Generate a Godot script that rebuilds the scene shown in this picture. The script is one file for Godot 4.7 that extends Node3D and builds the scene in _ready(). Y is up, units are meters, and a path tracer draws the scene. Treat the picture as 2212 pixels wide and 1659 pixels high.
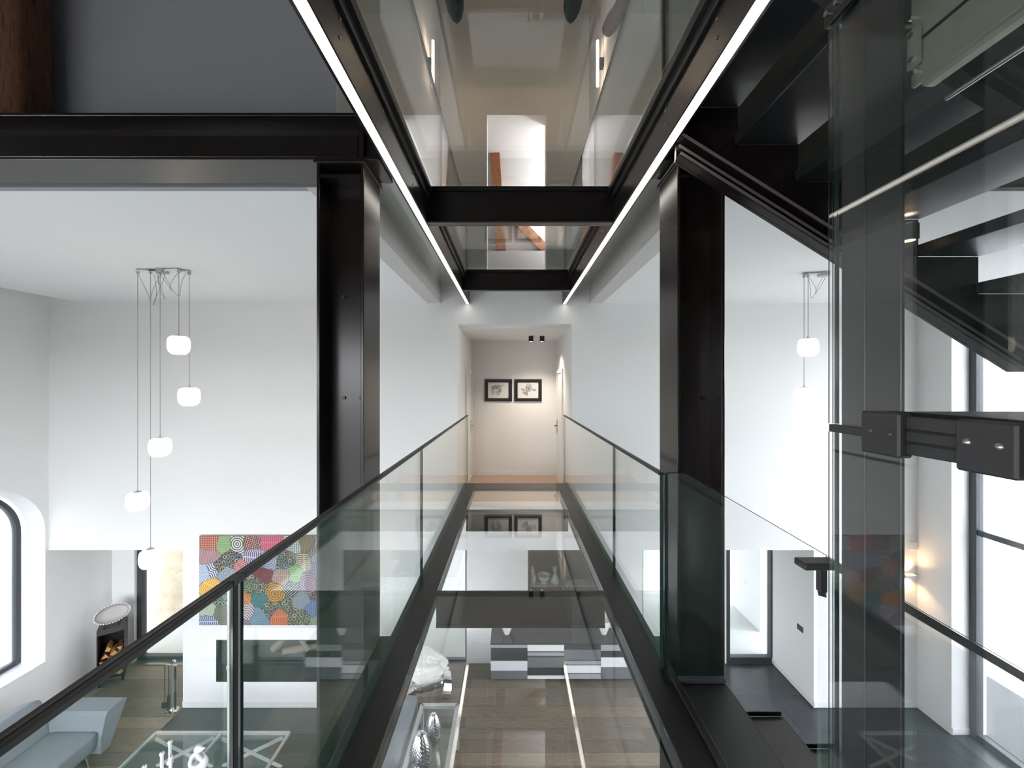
extends Node3D
# A double-height house: steel and glass bridge between two levels, seen at eye height. Metres, y up, bridge floor at y = 0, camera looks along -z.

const FLOOR_Y := -3.49
const W1 := -6.115
const W2 := -7.083
var M := {}
var rng := RandomNumberGenerator.new()

# ------------------------------------------------------------------ mesh helpers
func mb() -> SurfaceTool:
	var st := SurfaceTool.new()
	st.begin(Mesh.PRIMITIVE_TRIANGLES)
	return st

func face(st: SurfaceTool, p: Array, outward: Vector3) -> void:
	var n: Vector3 = (p[1] - p[0]).cross(p[2] - p[0])
	if n.length() < 1e-10 and p.size() > 3:
		n = (p[2] - p[0]).cross(p[3] - p[0])
	n = n.normalized()
	if n.dot(outward) < 0.0:
		n = -n
	for i in range(1, p.size() - 1):
		tri(st, p[0], p[i], p[i + 1], n, n, n)

func tri(st: SurfaceTool, a: Vector3, b: Vector3, c: Vector3, na: Vector3, nb: Vector3, nc: Vector3) -> void:
	if (c - a).cross(b - a).dot(na + nb + nc) < 0.0:
		var t := b; b = c; c = t
		var tn := nb; nb = nc; nc = tn
	for k in [[a, na], [b, nb], [c, nc]]:
		st.set_normal(k[1]); st.add_vertex(k[0])

func box(st: SurfaceTool, lo: Vector3, hi: Vector3, bev := 0.0) -> void:
	var c := (lo + hi) / 2.0
	var h := (hi - lo) / 2.0
	h = h.abs()
	bev = minf(bev, minf(h.x, minf(h.y, h.z)) * 0.9)
	for ax in 3:
		var u := (ax + 1) % 3
		var v := (ax + 2) % 3
		for s in [-1.0, 1.0]:
			var pts := []
			for k in [[-1, -1], [1, -1], [1, 1], [-1, 1]]:
				var p := Vector3.ZERO
				p[ax] = s * h[ax]; p[u] = k[0] * (h[u] - bev); p[v] = k[1] * (h[v] - bev)
				pts.append(c + p)
			var o := Vector3.ZERO; o[ax] = s
			face(st, pts, o)
	if bev <= 0.0:
		return
	for ax in 3:
		var u := (ax + 1) % 3
		var v := (ax + 2) % 3
		for su in [-1.0, 1.0]:
			for sv in [-1.0, 1.0]:
				var pts := []
				for k in [[-1, 0], [1, 0], [1, 1], [-1, 1]]:
					var p := Vector3.ZERO
					p[ax] = k[0] * (h[ax] - bev)
					p[u] = su * (h[u] - (bev if k[1] == 1 else 0.0))
					p[v] = sv * (h[v] - (bev if k[1] == 0 else 0.0))
					pts.append(c + p)
				var o := Vector3.ZERO; o[u] = su; o[v] = sv
				face(st, pts, o)
	for sx in [-1.0, 1.0]:
		for sy in [-1.0, 1.0]:
			for sz in [-1.0, 1.0]:
				face(st, [c + Vector3(sx * h.x, sy * (h.y - bev), sz * (h.z - bev)), c + Vector3(sx * (h.x - bev), sy * h.y, sz * (h.z - bev)), c + Vector3(sx * (h.x - bev), sy * (h.y - bev), sz * h.z)], Vector3(sx, sy, sz))

func bx(x0: float, x1: float, y0: float, y1: float, z0: float, z1: float, bev := 0.0, st: SurfaceTool = null) -> SurfaceTool:
	if st == null:
		st = mb()
	box(st, Vector3(minf(x0, x1), minf(y0, y1), minf(z0, z1)), Vector3(maxf(x0, x1), maxf(y0, y1), maxf(z0, z1)), bev)
	return st

func bar(st: SurfaceTool, a: Vector3, b: Vector3, w: float, h: float, up := Vector3.UP) -> void:
	var d := (b - a).normalized()
	var r := d.cross(up)
	if r.length() < 1e-4:
		r = d.cross(Vector3.RIGHT)
	r = r.normalized() * w / 2.0
	var u := r.cross(d).normalized() * h / 2.0
	var A := [a + r + u, a - r + u, a - r - u, a + r - u]
	var B := [b + r + u, b - r + u, b - r - u, b + r - u]
	face(st, A, -d); face(st, B, d)
	for i in 4:
		var j := (i + 1) % 4
		face(st, [A[i], A[j], B[j], B[i]], (A[i] + A[j]) / 2.0 - a)

func tube(st: SurfaceTool, pts: Array, rad, sides := 8, caps := true) -> void:
	var rings := []
	var nrm := []
	var ref := Vector3.UP
	for i in pts.size():
		var d: Vector3 = (pts[mini(i + 1, pts.size() - 1)] - pts[maxi(i - 1, 0)]).normalized()
		var r := d.cross(ref)
		if r.length() < 0.05:
			r = d.cross(Vector3(0.3, 0.1, 0.9))
		r = r.normalized()
		var u := r.cross(d).normalized()
		ref = u
		var rr: float = rad[i] if rad is Array else rad
		var ring := []
		var rn := []
		for k in sides:
			var t := TAU * k / sides
			var n := r * cos(t) + u * sin(t)
			ring.append(pts[i] + n * rr); rn.append(n)
		rings.append(ring); nrm.append(rn)
	for i in pts.size() - 1:
		for k in sides:
			var j := (k + 1) % sides
			tri(st, rings[i][k], rings[i][j], rings[i + 1][j], nrm[i][k], nrm[i][j], nrm[i + 1][j])
			tri(st, rings[i][k], rings[i + 1][j], rings[i + 1][k], nrm[i][k], nrm[i + 1][j], nrm[i + 1][k])
	if caps:
		face(st, rings[0], pts[0] - pts[1]); face(st, rings[-1], pts[-1] - pts[-2])

func grid(st: SurfaceTool, g: Array, center: Vector3, closed_u := false) -> void:
	# g[v][u] points; smooth normals turned away from center
	var nv := g.size()
	var nu: int = g[0].size()
	var nn := []
	for v in nv:
		var row := []
		for u in nu:
			var u0 := (u - 1 + nu) % nu if closed_u else maxi(u - 1, 0)
			var u1 := (u + 1) % nu if closed_u else mini(u + 1, nu - 1)
			var du: Vector3 = g[v][u1] - g[v][u0]
			var dv: Vector3 = g[mini(v + 1, nv - 1)][u] - g[maxi(v - 1, 0)][u]
			var n := du.cross(dv)
			if n.length() < 1e-9:
				n = g[v][u] - center
			n = n.normalized()
			if n.dot(g[v][u] - center) < 0.0:
				n = -n
			row.append(n)
		nn.append(row)
	for v in nv - 1:
		for u in (nu if closed_u else nu - 1):
			var w := (u + 1) % nu
			tri(st, g[v][u], g[v][w], g[v + 1][w], nn[v][u], nn[v][w], nn[v + 1][w])
			tri(st, g[v][u], g[v + 1][w], g[v + 1][u], nn[v][u], nn[v + 1][w], nn[v + 1][u])

func lathe(st: SurfaceTool, prof: Array, at := Vector3.ZERO, segs := 24, ribs := 0, rib := 0.0) -> void:
	# prof: [radius, height] from bottom to top
	var nv := prof.size()
	for v in nv - 1:
		var d0 := Vector2(prof[v][0], prof[v][1])
		var d1 := Vector2(prof[v + 1][0], prof[v + 1][1])
		for k in segs:
			var p := []
			var n := []
			for q in [[v, k], [v, k + 1], [v + 1, k + 1], [v + 1, k]]:
				var t: float = TAU * q[1] / segs
				var r: float = prof[q[0]][0] * (1.0 + rib * cos(t * ribs))
				p.append(at + Vector3(r * cos(t), prof[q[0]][1], r * sin(t)))
				var a: Array = prof[maxi(q[0] - 1, 0)]
				var b: Array = prof[mini(q[0] + 1, nv - 1)]
				var tn := Vector2(b[1] - a[1], -(b[0] - a[0]))
				var flat := Vector2(d1.y - d0.y, -(d1.x - d0.x))
				if tn.length() < 1e-7 or tn.normalized().dot(flat.normalized()) < 0.5:
					tn = flat
				tn = tn.normalized()
				n.append(Vector3(tn.x * cos(t), tn.y, tn.x * sin(t)))
			if d0.x > 1e-5:
				tri(st, p[0], p[1], p[2], n[0], n[1], n[2])
			if d1.x > 1e-5:
				tri(st, p[0], p[2], p[3], n[0], n[2], n[3])

func prism(st: SurfaceTool, poly: Array, axis: int, a: float, b: float) -> void:
	# poly: Vector2 list in the plane across the axis (x: z,y | y: x,z | z: x,y), extruded from a to b
	var f := func(p: Vector2, t: float) -> Vector3:
		return Vector3(t, p.y, p.x) if axis == 0 else Vector3(p.x, t, p.y) if axis == 1 else Vector3(p.x, p.y, t)
	var pv := PackedVector2Array(poly)
	var idx := Geometry2D.triangulate_polygon(pv)
	var ax := Vector3.ZERO; ax[axis] = signf(b - a)
	for i in range(0, idx.size(), 3):
		face(st, [f.call(pv[idx[i]], a), f.call(pv[idx[i + 1]], a), f.call(pv[idx[i + 2]], a)], -ax)
		face(st, [f.call(pv[idx[i]], b), f.call(pv[idx[i + 1]], b), f.call(pv[idx[i + 2]], b)], ax)
	var cw := Geometry2D.is_polygon_clockwise(pv)
	for i in pv.size():
		var p := pv[i]
		var q := pv[(i + 1) % pv.size()]
		var e := (q - p)
		var o2 := Vector2(e.y, -e.x)
		if cw:
			o2 = -o2
		var o: Vector3 = f.call(o2, 0.0)
		o[axis] = 0.0
		face(st, [f.call(p, a), f.call(q, a), f.call(q, b), f.call(p, b)], o)

# ------------------------------------------------------------------ node helpers
func numbered(called: String, parent: Node) -> String:
	if not parent.has_node(called):
		return called
	var k := 1
	while parent.has_node("%s_%03d" % [called, k]):
		k += 1
	return "%s_%03d" % [called, k]

func obj(called: String, st, mat: Material, parent: Node = self) -> MeshInstance3D:
	var o := MeshInstance3D.new()
	o.mesh = st.commit() if st is SurfaceTool else st
	o.material_override = mat
	o.name = numbered(called, parent)
	parent.add_child(o, true)
	return o

func tag(o: Node, label: String, category: String, group := "") -> Node:
	o.set_meta("label", label)
	o.set_meta("category", category)
	if group:
		o.set_meta("group", group)
	return o

func thing(called: String, label: String, category: String, at := Vector3.ZERO, turn := 0.0, group := "") -> Node3D:
	var o := Node3D.new()
	o.name = numbered(called, self)
	add_child(o, true)
	o.position = at
	o.rotation.y = turn
	tag(o, label, category, group)
	return o

func struct(called: String, st, mat: Material, label: String, category: String) -> MeshInstance3D:
	var o := obj(called, st, mat)
	o.set_meta("kind", "structure")
	tag(o, label, category)
	return o

func shell(called: String, label: String, category: String) -> Node3D:
	var o := thing(called, label, category)
	o.set_meta("kind", "structure")
	return o

func copy_of(src: Node3D, at: Vector3, turn: float, label: String, scl := 1.0) -> Node3D:
	var o: Node3D = src.duplicate()
	var base := String(src.name)
	o.name = numbered(base, self)
	add_child(o, true)
	o.position = at
	o.rotation.y = turn
	o.scale = Vector3.ONE * scl
	o.set_meta("label", label)
	return o

# ------------------------------------------------------------------ materials
func mat(called: String, c: Color, rough := 0.7, metal := 0.0, spec := 0.5) -> StandardMaterial3D:
	var m := StandardMaterial3D.new()
	m.resource_name = called
	m.albedo_color = c
	m.roughness = rough
	m.metallic = metal
	m.metallic_specular = spec
	M[called] = m
	return m

func noise_tex(seed_: int, freq: float, cols: Array, size := 512, oct := 4) -> NoiseTexture2D:
	var n := FastNoiseLite.new()
	n.seed = seed_
	n.noise_type = FastNoiseLite.TYPE_SIMPLEX_SMOOTH
	n.frequency = freq
	n.fractal_octaves = oct
	var t := NoiseTexture2D.new()
	t.width = size; t.height = size
	t.seamless = true
	t.noise = n
	if cols.size():
		var g := Gradient.new()
		g.offsets = PackedFloat32Array()
		var offs := PackedFloat32Array()
		var cc := PackedColorArray()
		for i in cols.size():
			offs.append(float(i) / (cols.size() - 1)); cc.append(cols[i])
		g.offsets = offs; g.colors = cc
		t.color_ramp = g
	return t

func glass(called: String, tint: Color, alpha: float) -> StandardMaterial3D:
	var m := mat(called, Color(tint.r, tint.g, tint.b, alpha), 0.0, 0.0, 0.5)
	m.transparency = BaseMaterial3D.TRANSPARENCY_ALPHA
	m.cull_mode = BaseMaterial3D.CULL_DISABLED
	return m

func glow(called: String, c: Color, e: float) -> StandardMaterial3D:
	var m := mat(called, c, 0.6)
	m.emission_enabled = true
	m.emission = c
	m.emission_energy_multiplier = e
	return m

func make_materials() -> void:
	mat("white_wall", Color(0.905, 0.905, 0.9), 0.9)
	mat("white_ceiling", Color(0.92, 0.92, 0.92), 0.95)
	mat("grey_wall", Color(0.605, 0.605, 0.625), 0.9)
	mat("slate_wall", Color(0.42, 0.42, 0.43), 0.8)
	mat("shade_toned_wall", Color(0.36, 0.36, 0.31), 0.9)  # dark olive tone stands in for the shade behind the upper stair
	mat("hall_wall", Color(0.78, 0.77, 0.76), 0.9)
	mat("white_paint", Color(0.9, 0.9, 0.9), 0.45)
	mat("steel", Color(0.135, 0.112, 0.105), 0.25, 0.0, 0.5)
	mat("steel_edge", Color(0.3, 0.28, 0.275), 0.35, 0.3, 0.5)
	mat("edge_highlight", Color(0.5, 0.46, 0.46), 0.4)  # pale colour paints the light caught along the stringer edges
	mat("black_steel", Color(0.1, 0.1, 0.105), 0.4, 0.0, 0.5)
	mat("tread_steel", Color(0.155, 0.16, 0.172), 0.36, 0.1, 0.6)
	mat("clamp_black", Color(0.2, 0.195, 0.2), 0.5)
	mat("anthracite", Color(0.27, 0.28, 0.3), 0.4, 0.3)
	mat("chrome", Color(0.9, 0.9, 0.9), 0.12, 1.0)
	mat("satin_steel", Color(0.72, 0.72, 0.71), 0.35, 1.0)
	mat("pewter", Color(0.62, 0.6, 0.59), 0.5, 0.35)
	mat("pale_metal", Color(0.84, 0.84, 0.83), 0.3, 0.4)
	mat("mullion_grey", Color(0.17, 0.17, 0.168), 0.4)
	mat("dark_panel", Color(0.1, 0.105, 0.105), 0.35)
	mat("rubber", Color(0.06, 0.06, 0.065), 0.6)
	mat("lift_metal", Color(0.55, 0.55, 0.5), 0.45, 0.35)
	glass("rail_glass", Color(0.46, 0.74, 0.62), 0.056)
	glass("floor_glass", Color(0.3, 0.45, 0.4), 0.04)
	glass("window_glass", Color(0.75, 0.85, 0.82), 0.04)
	glass("dimming_glass", Color(0.55, 0.57, 0.6), 0.55)  # grey tint added to cut the daylight from the far arched window
	glass("dimming_pale", Color(0.6, 0.62, 0.64), 0.12)  # weak grey tint added to hold back daylight from the right
	glass("stair_glass", Color(0.4, 0.6, 0.53), 0.022)
	glass("lift_glass", Color(0.2, 0.3, 0.28), 0.035)
	glass("table_glass", Color(0.4, 0.6, 0.53), 0.05)
	glass("clear_glass", Color(0.9, 0.93, 0.9), 0.3)
	mat("glass_rim", Color(0.09, 0.145, 0.14), 0.15)
	mat("glass_rim_pale", Color(0.62, 0.72, 0.69), 0.12)
	mat("oak_floor_far", Color(0.7, 0.6, 0.52), 0.45)
	mat("stone_wall", Color(0.68, 0.625, 0.545), 0.9)
	M.stone_wall.albedo_texture = noise_tex(5, 0.012, [Color(0.8, 0.8, 0.8), Color(1, 1, 1)], 512)
	M.stone_wall.uv1_triplanar = true
	M.stone_wall.uv1_world_triplanar = true
	M.stone_wall.uv1_scale = Vector3(0.4, 0.6, 0.4)
	mat("paving", Color(0.72, 0.73, 0.71), 0.85)
	mat("soffit", Color(0.8, 0.82, 0.78), 0.9)
	# oak boards in five tones, the grain runs along x
	var grain := noise_tex(11, 0.02, [Color(0.78, 0.76, 0.74), Color(1, 1, 1), Color(0.86, 0.85, 0.83)], 512, 5)
	var tones := [Color(0.5, 0.45, 0.395), Color(0.55, 0.5, 0.435), Color(0.46, 0.42, 0.375), Color(0.58, 0.52, 0.45), Color(0.52, 0.48, 0.43)]
	for i in tones.size():
		var m := mat("oak_%d" % i, tones[i], 0.42)
		m.albedo_texture = grain
		m.uv1_triplanar = true
		m.uv1_world_triplanar = true
		m.uv1_scale = Vector3(0.35, 2.2, 3.5)
	var stone := noise_tex(21, 0.03, [Color(0.86, 0.86, 0.87), Color(1, 1, 1)], 256, 4)
	for i in 2:
		var m := mat("slate_%d" % i, [Color(0.235, 0.245, 0.262), Color(0.22, 0.228, 0.245)][i], 0.32)
		m.albedo_texture = stone
		m.uv1_triplanar = true
		m.uv1_world_triplanar = true
		m.uv1_scale = Vector3(0.7, 0.7, 0.7)
	mat("grout", Color(0.33, 0.33, 0.34), 0.8)
	mat("timber", Color(0.4, 0.265, 0.17), 0.85)
	var tg := noise_tex(31, 0.03, [Color(0.55, 0.48, 0.42), Color(1, 1, 1), Color(0.75, 0.68, 0.6)], 512, 5)
	M.timber.albedo_texture = tg
	M.timber.uv1_triplanar = true
	M.timber.uv1_world_triplanar = true
	M.timber.uv1_scale = Vector3(3.0, 0.35, 3.0)
	M.timber.heightmap_enabled = true
	M.timber.heightmap_texture = tg
	M.timber.heightmap_scale = 0.6
	mat("old_timber", Color(0.66, 0.42, 0.27), 0.85)
	M.old_timber.albedo_texture = tg
	M.old_timber.uv1_triplanar = true
	M.old_timber.uv1_world_triplanar = true
	M.old_timber.uv1_scale = Vector3(3.0, 0.35, 3.0)
	var weave := noise_tex(41, 0.25, [Color(0.9, 0.9, 0.9), Color(1, 1, 1)], 256, 2)
	mat("sofa_fabric", Color(0.535, 0.56, 0.585), 0.9)
	M.sofa_fabric.albedo_texture = weave
	M.sofa_fabric.uv1_triplanar = true
	M.sofa_fabric.uv1_scale = Vector3(4, 4, 4)
	M.sofa_fabric.rim_enabled = true
	M.sofa_fabric.rim = 0.3
	mat("fur", Color(0.9, 0.9, 0.87), 1.0)
	M.fur.rim_enabled = true
	M.fur.rim = 0.5
	mat("niche", Color(0.16, 0.165, 0.165), 0.35)
	mat("niche_dark", Color(0.09, 0.09, 0.095), 0.3)
	mat("drift_wood", Color(0.47, 0.41, 0.34), 0.85)
	mat("log_bark", Color(0.42, 0.29, 0.18), 0.9)
	mat("log_cut", Color(0.8, 0.6, 0.38), 0.85)
	mat("ivory", Color(0.9, 0.9, 0.89), 0.5)
	mat("porcelain", Color(0.93, 0.92, 0.9), 0.2)
	mat("cab_white", Color(0.88, 0.89, 0.9), 0.25)
	mat("cab_light", Color(0.62, 0.63, 0.64), 0.25)
	mat("cab_grey", Color(0.42, 0.43, 0.445), 0.25)
	mat("cab_dark", Color(0.2, 0.205, 0.21), 0.25)
	mat("cab_top", Color(0.17, 0.165, 0.155), 0.25)
	mat("vitrine_brown", Color(0.3, 0.235, 0.18), 0.5)
	mat("frame_black", Color(0.09, 0.09, 0.1), 0.4)
	mat("trolley_metal", Color(0.28, 0.265, 0.265), 0.5, 0.3)
	mat("switch_dark", Color(0.22, 0.23, 0.23), 0.4)
	mat("shoe_black", Color(0.07, 0.075, 0.08), 0.5)
	mat("cord_grey", Color(0.55, 0.55, 0.54), 0.6)
	glow("led_light", Color(1.0, 0.985, 0.94), 1.6)
	glow("lamp_glow", Color(1.0, 0.965, 0.88), 1.15)
	glow("tube_glow", Color(1.0, 0.95, 0.86), 3.0)
	glow("spot_glow", Color(1.0, 0.93, 0.8), 4.0)
	glow("warm_glow", Color(1.0, 0.86, 0.68), 2.0)

# ------------------------------------------------------------------ the scene
func _ready() -> void:
	rng.seed = 7
	var cam := Camera3D.new()
	cam.name = "camera"
	cam.fov = 88.6
	cam.near = 0.05
	cam.far = 200.0
	cam.position = Vector3(0, 1.54, 0)
	add_child(cam)
	cam.current = true
	var we := WorldEnvironment.new()
	we.name = "environment"
	var env := Environment.new()
	env.background_mode = Environment.BG_SKY
	var sm := ProceduralSkyMaterial.new()
	sm.sky_top_color = Color(0.93, 0.96, 1.0)
	sm.sky_horizon_color = Color(0.98, 0.99, 1.0)
	sm.ground_bottom_color = Color(0.75, 0.75, 0.74)
	sm.ground_horizon_color = Color(0.85, 0.85, 0.85)
	sm.sky_energy_multiplier = 3.05
	sm.ground_energy_multiplier = 1.5
	var sky := Sky.new()
	sky.sky_material = sm
	env.sky = sky
	env.tonemap_mode = Environment.TONE_MAPPER_LINEAR
	env.tonemap_exposure = 1.22
	env.sdfgi_enabled = true
	env.ssao_enabled = true
	env.ssil_enabled = true
	we.environment = env
	add_child(we)
	make_materials()
	build_shell()
	build_courtyard()
	build_windows()
	build_floor()
	build_bridge_lower()
	build_bridge_upper()
	build_columns()
	build_railings()
	build_corridor()
	build_upper_hall()
	build_stairs()
	build_lift()
	build_fireplace_side()
	build_living()
	build_far_furniture()
	build_pendants()

# ------------------------------------------------------------------ room shell
func build_shell() -> void:
	# far wall: upper part over the recess, with the opening at the end of the bridge
	var st := bx(-7.2, -0.849, -1.04, 7.3, W1, W1 - 0.25)
	bx(0.928, 4.69, -1.04, 7.3, W1, W1 - 0.25, 0, st)
	bx(-0.849, 0.928, -1.04, -0.36, W1, W1 - 0.25, 0, st)
	bx(-0.849, 0.928, 2.47, 3.0, W1, W1 - 0.25, 0, st)
	bx(-0.849, -0.389, 3.0, 7.3, W1, W1 - 0.25, 0, st)
	bx(0.532, 0.928, 3.0, 7.3, W1, W1 - 0.25, 0, st)
	bx(-0.389, 0.532, 5.72, 7.3, W1, W1 - 0.25, 0, st)
	bx(4.69, 6.9, FLOOR_Y, 7.3, W1, W1 - 0.25, 0, st)
	struct("wall_far", st, M.white_wall, "white far wall with the deep doorway opening at the end of the bridge", "wall")
	# recess under the far wall
	st = bx(-7.45, 6.9, -1.04, -0.98, W1 - 0.25, W2 - 0.3)
	struct("ceiling_recess", st, M.white_ceiling, "low ceiling of the recess under the far wall", "ceiling")
	st = bx(-7.2, -6.8, FLOOR_Y, -1.04, W2, W2 - 0.25)
	bx(-5.2, -2.45, FLOOR_Y, -1.04, W2, W2 - 0.25, 0, st)
	bx(-0.817, 2.35, FLOOR_Y, -1.04, W2, W2 - 0.25, 0, st)
	bx(3.3, 3.86, FLOOR_Y, -1.04, W2, W2 - 0.25, 0, st)
	bx(4.74, 4.95, FLOOR_Y, -1.04, W2, W2 - 0.25, 0, st)
	struct("wall_recess", st, M.white_wall, "pale back wall of the ground floor recess behind the sideboard", "wall")
	st = bx(4.69, 4.95, FLOOR_Y, -1.04, W1 - 0.25, W2)
	struct("wall_recess_right", st, M.white_wall, "pale side wall of the recess with the dark switch plate", "wall")
	# left wall with three arched openings, in one mesh per stretch
	st = mb()
	var arches := [-5.27, -2.4, 0.5]
	var edge := -7.4
	for zc in arches:
		bx(-7.62, -7.2, FLOOR_Y, 2.98, edge, zc - 0.8, 0, st)
		bx(-7.62, -7.2, FLOOR_Y, -2.75, zc - 0.8, zc + 0.8, 0, st)
		var n := 24
		for i in n:
			var a0 := PI - PI * i / n
			var a1 := PI - PI * (i + 1) / n
			var z0: float = zc + 0.8 * cos(a0); var y0 := -0.72 + 0.8 * sin(a0)
			var z1: float = zc + 0.8 * cos(a1); var y1 := -0.72 + 0.8 * sin(a1)
			for X in [-7.2, -7.62]:
				face(st, [Vector3(X, y0, z0), Vector3(X, y1, z1), Vector3(X, 2.98, z1), Vector3(X, 2.98, z0)], Vector3(1 if X > -7.4 else -1, 0, 0))
			face(st, [Vector3(-7.2, y0, z0), Vector3(-7.2, y1, z1), Vector3(-7.62, y1, z1), Vector3(-7.62, y0, z0)], Vector3(0, -0.72 - (y0 + y1) / 2, zc - (z0 + z1) / 2))
		edge = zc + 0.8
	bx(-7.62, -7.2, FLOOR_Y, 2.98, edge, 3.4, 0, st)
	struct("wall_left", st, M.white_wall, "white left wall with deep arched window openings", "wall")
	# right wall with a tall opening
	st = bx(6.3, 6.8, FLOOR_Y, 7.3, W1, -5.64)
	bx(6.3, 6.8, 2.55, 7.3, -5.64, 3.4, 0, st)
	bx(6.3, 6.8, FLOOR_Y, 2.55, -2.36, 3.4, 0, st)
	struct("wall_right", st, M.white_wall, "pale right wall beside the tall dark framed window", "wall")
	# wall behind the viewer, two tall openings at the ground floor
	st = bx(-7.62, -6.6, FLOOR_Y, 2.98, 3.2, 3.45)
	bx(-1.2, 5.6, FLOOR_Y, 2.98, 3.2, 3.45, 0, st)
	bx(5.6, 6.8, FLOOR_Y, 2.98, 3.2, 3.45, 0, st)
	bx(-6.6, -1.2, 2.3, 2.98, 3.2, 3.45, 0, st)
	bx(-7.62, 6.8, 2.98, 7.5, 3.2, 3.45, 0, st)
	struct("wall_near", st, M.slate_wall, "dark grey wall behind the viewer with one tall opening", "wall")
	# double height ceiling left and right of the bridge, with its front fascia running up as a grey wall
	st = bx(-6.65, -1.2, 2.795, 3.02, -2.56, W1)
	prism(st, [Vector2(-7.2, 2.90), Vector2(-6.65, 2.795), Vector2(-6.65, 3.02), Vector2(-7.2, 3.02)], 2, -2.56, W1)
	struct("ceiling_left", st, M.white_ceiling, "white ceiling of the double height room left of the bridge", "ceiling")
	st = bx(1.28, 6.3, 2.795, 3.02, -2.56, W1)
	struct("ceiling_right", st, M.white_ceiling, "white ceiling right of the bridge above the stair", "ceiling")
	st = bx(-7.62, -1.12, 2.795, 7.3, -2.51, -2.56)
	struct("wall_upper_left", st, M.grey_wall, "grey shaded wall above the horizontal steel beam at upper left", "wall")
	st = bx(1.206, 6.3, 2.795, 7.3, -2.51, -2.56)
	struct("wall_upper_right", st, M.shade_toned_wall, "wall behind the open treads of the upper stair, its shade put into the dark colour", "wall")
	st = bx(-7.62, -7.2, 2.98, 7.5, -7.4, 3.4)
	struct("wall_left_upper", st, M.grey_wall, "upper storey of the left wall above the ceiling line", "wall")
	st = bx(-7.62, 6.8, 7.3, 7.5, -8.5, 3.4)
	struct("ceiling_roof", st, M.hall_wall, "taupe ceiling high above the upper bridge", "ceiling")

func build_courtyard() -> void:
	var st := bx(-14, 14, FLOOR_Y - 0.3, FLOOR_Y - 0.02, W2 - 0.02, -16)
	struct("ground_courtyard", st, M.paving, "pale paving of the courtyard outside the recess windows", "ground")
	st = bx(-14, 14, FLOOR_Y - 0.3, 1.2, -10.3, -10.6)
	struct("wall_courtyard", st, M.white_paint, "pale rendered courtyard wall outside the recess windows", "wall")
	st = bx(-9, -4.2, FLOOR_Y - 0.3, 1.5, -8.25, -8.6)
	struct("wall_stone", st, M.stone_wall, "beige stone wall outside the garden door at left", "wall")
	st = bx(-30, -7.62, FLOOR_Y - 0.4, FLOOR_Y - 0.1, 12, -14)
	struct("ground_left", st, M.paving, "pale paving outside the arched window", "ground")
	st = bx(6.8, 30, FLOOR_Y - 0.4, FLOOR_Y - 0.02, 12, -14)
	struct("ground_right", st, M.paving, "pale paving outside the tall right window", "ground")
	st = bx(6.8, 8.2, FLOOR_Y - 0.1, FLOOR_Y - 0.005, -9.5, 3.0)
	struct("paving_strip", st, M.grout, "grey paving strip outside the tall right window", "paving")
	st = bx(-4.1, 6.0, -0.95, -0.75, W2 - 0.3, -9.4)  # slab added to keep skylight off the courtyard
	struct("added_canopy_courtyard", st, M.white_paint, "white canopy slab added over the courtyard to darken it behind the recess windows", "canopy")
	st = bx(5.05, 5.35, FLOOR_Y - 0.1, -0.95, -8.0, -9.0)
	struct("pillar_courtyard", st, M.white_paint, "white rendered pillar in the courtyard behind the glass door", "pillar")

func frame_rect(n: Node3D, x0: float, x1: float, y0: float, y1: float, z: float, w: float, d: float, m: Material, sill := 0.0) -> void:
	# frame in a plane across z
	obj("frame", bx(x0, x0 + w, y0, y1, z - d, z, 0.004), m, n)
	obj("frame", bx(x1 - w, x1, y0, y1, z - d, z, 0.004), m, n)
	obj("frame", bx(x0 + w, x1 - w, y0, y0 + maxf(w, sill), z - d, z, 0.004), m, n)
	obj("frame", bx(x0 + w, x1 - w, y1 - w, y1, z - d, z, 0.004), m, n)
	obj("pane", bx(x0 + w, x1 - w, y0 + maxf(w, sill), y1 - w, z - d * 0.55, z - d * 0.5), M.window_glass, n)

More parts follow.
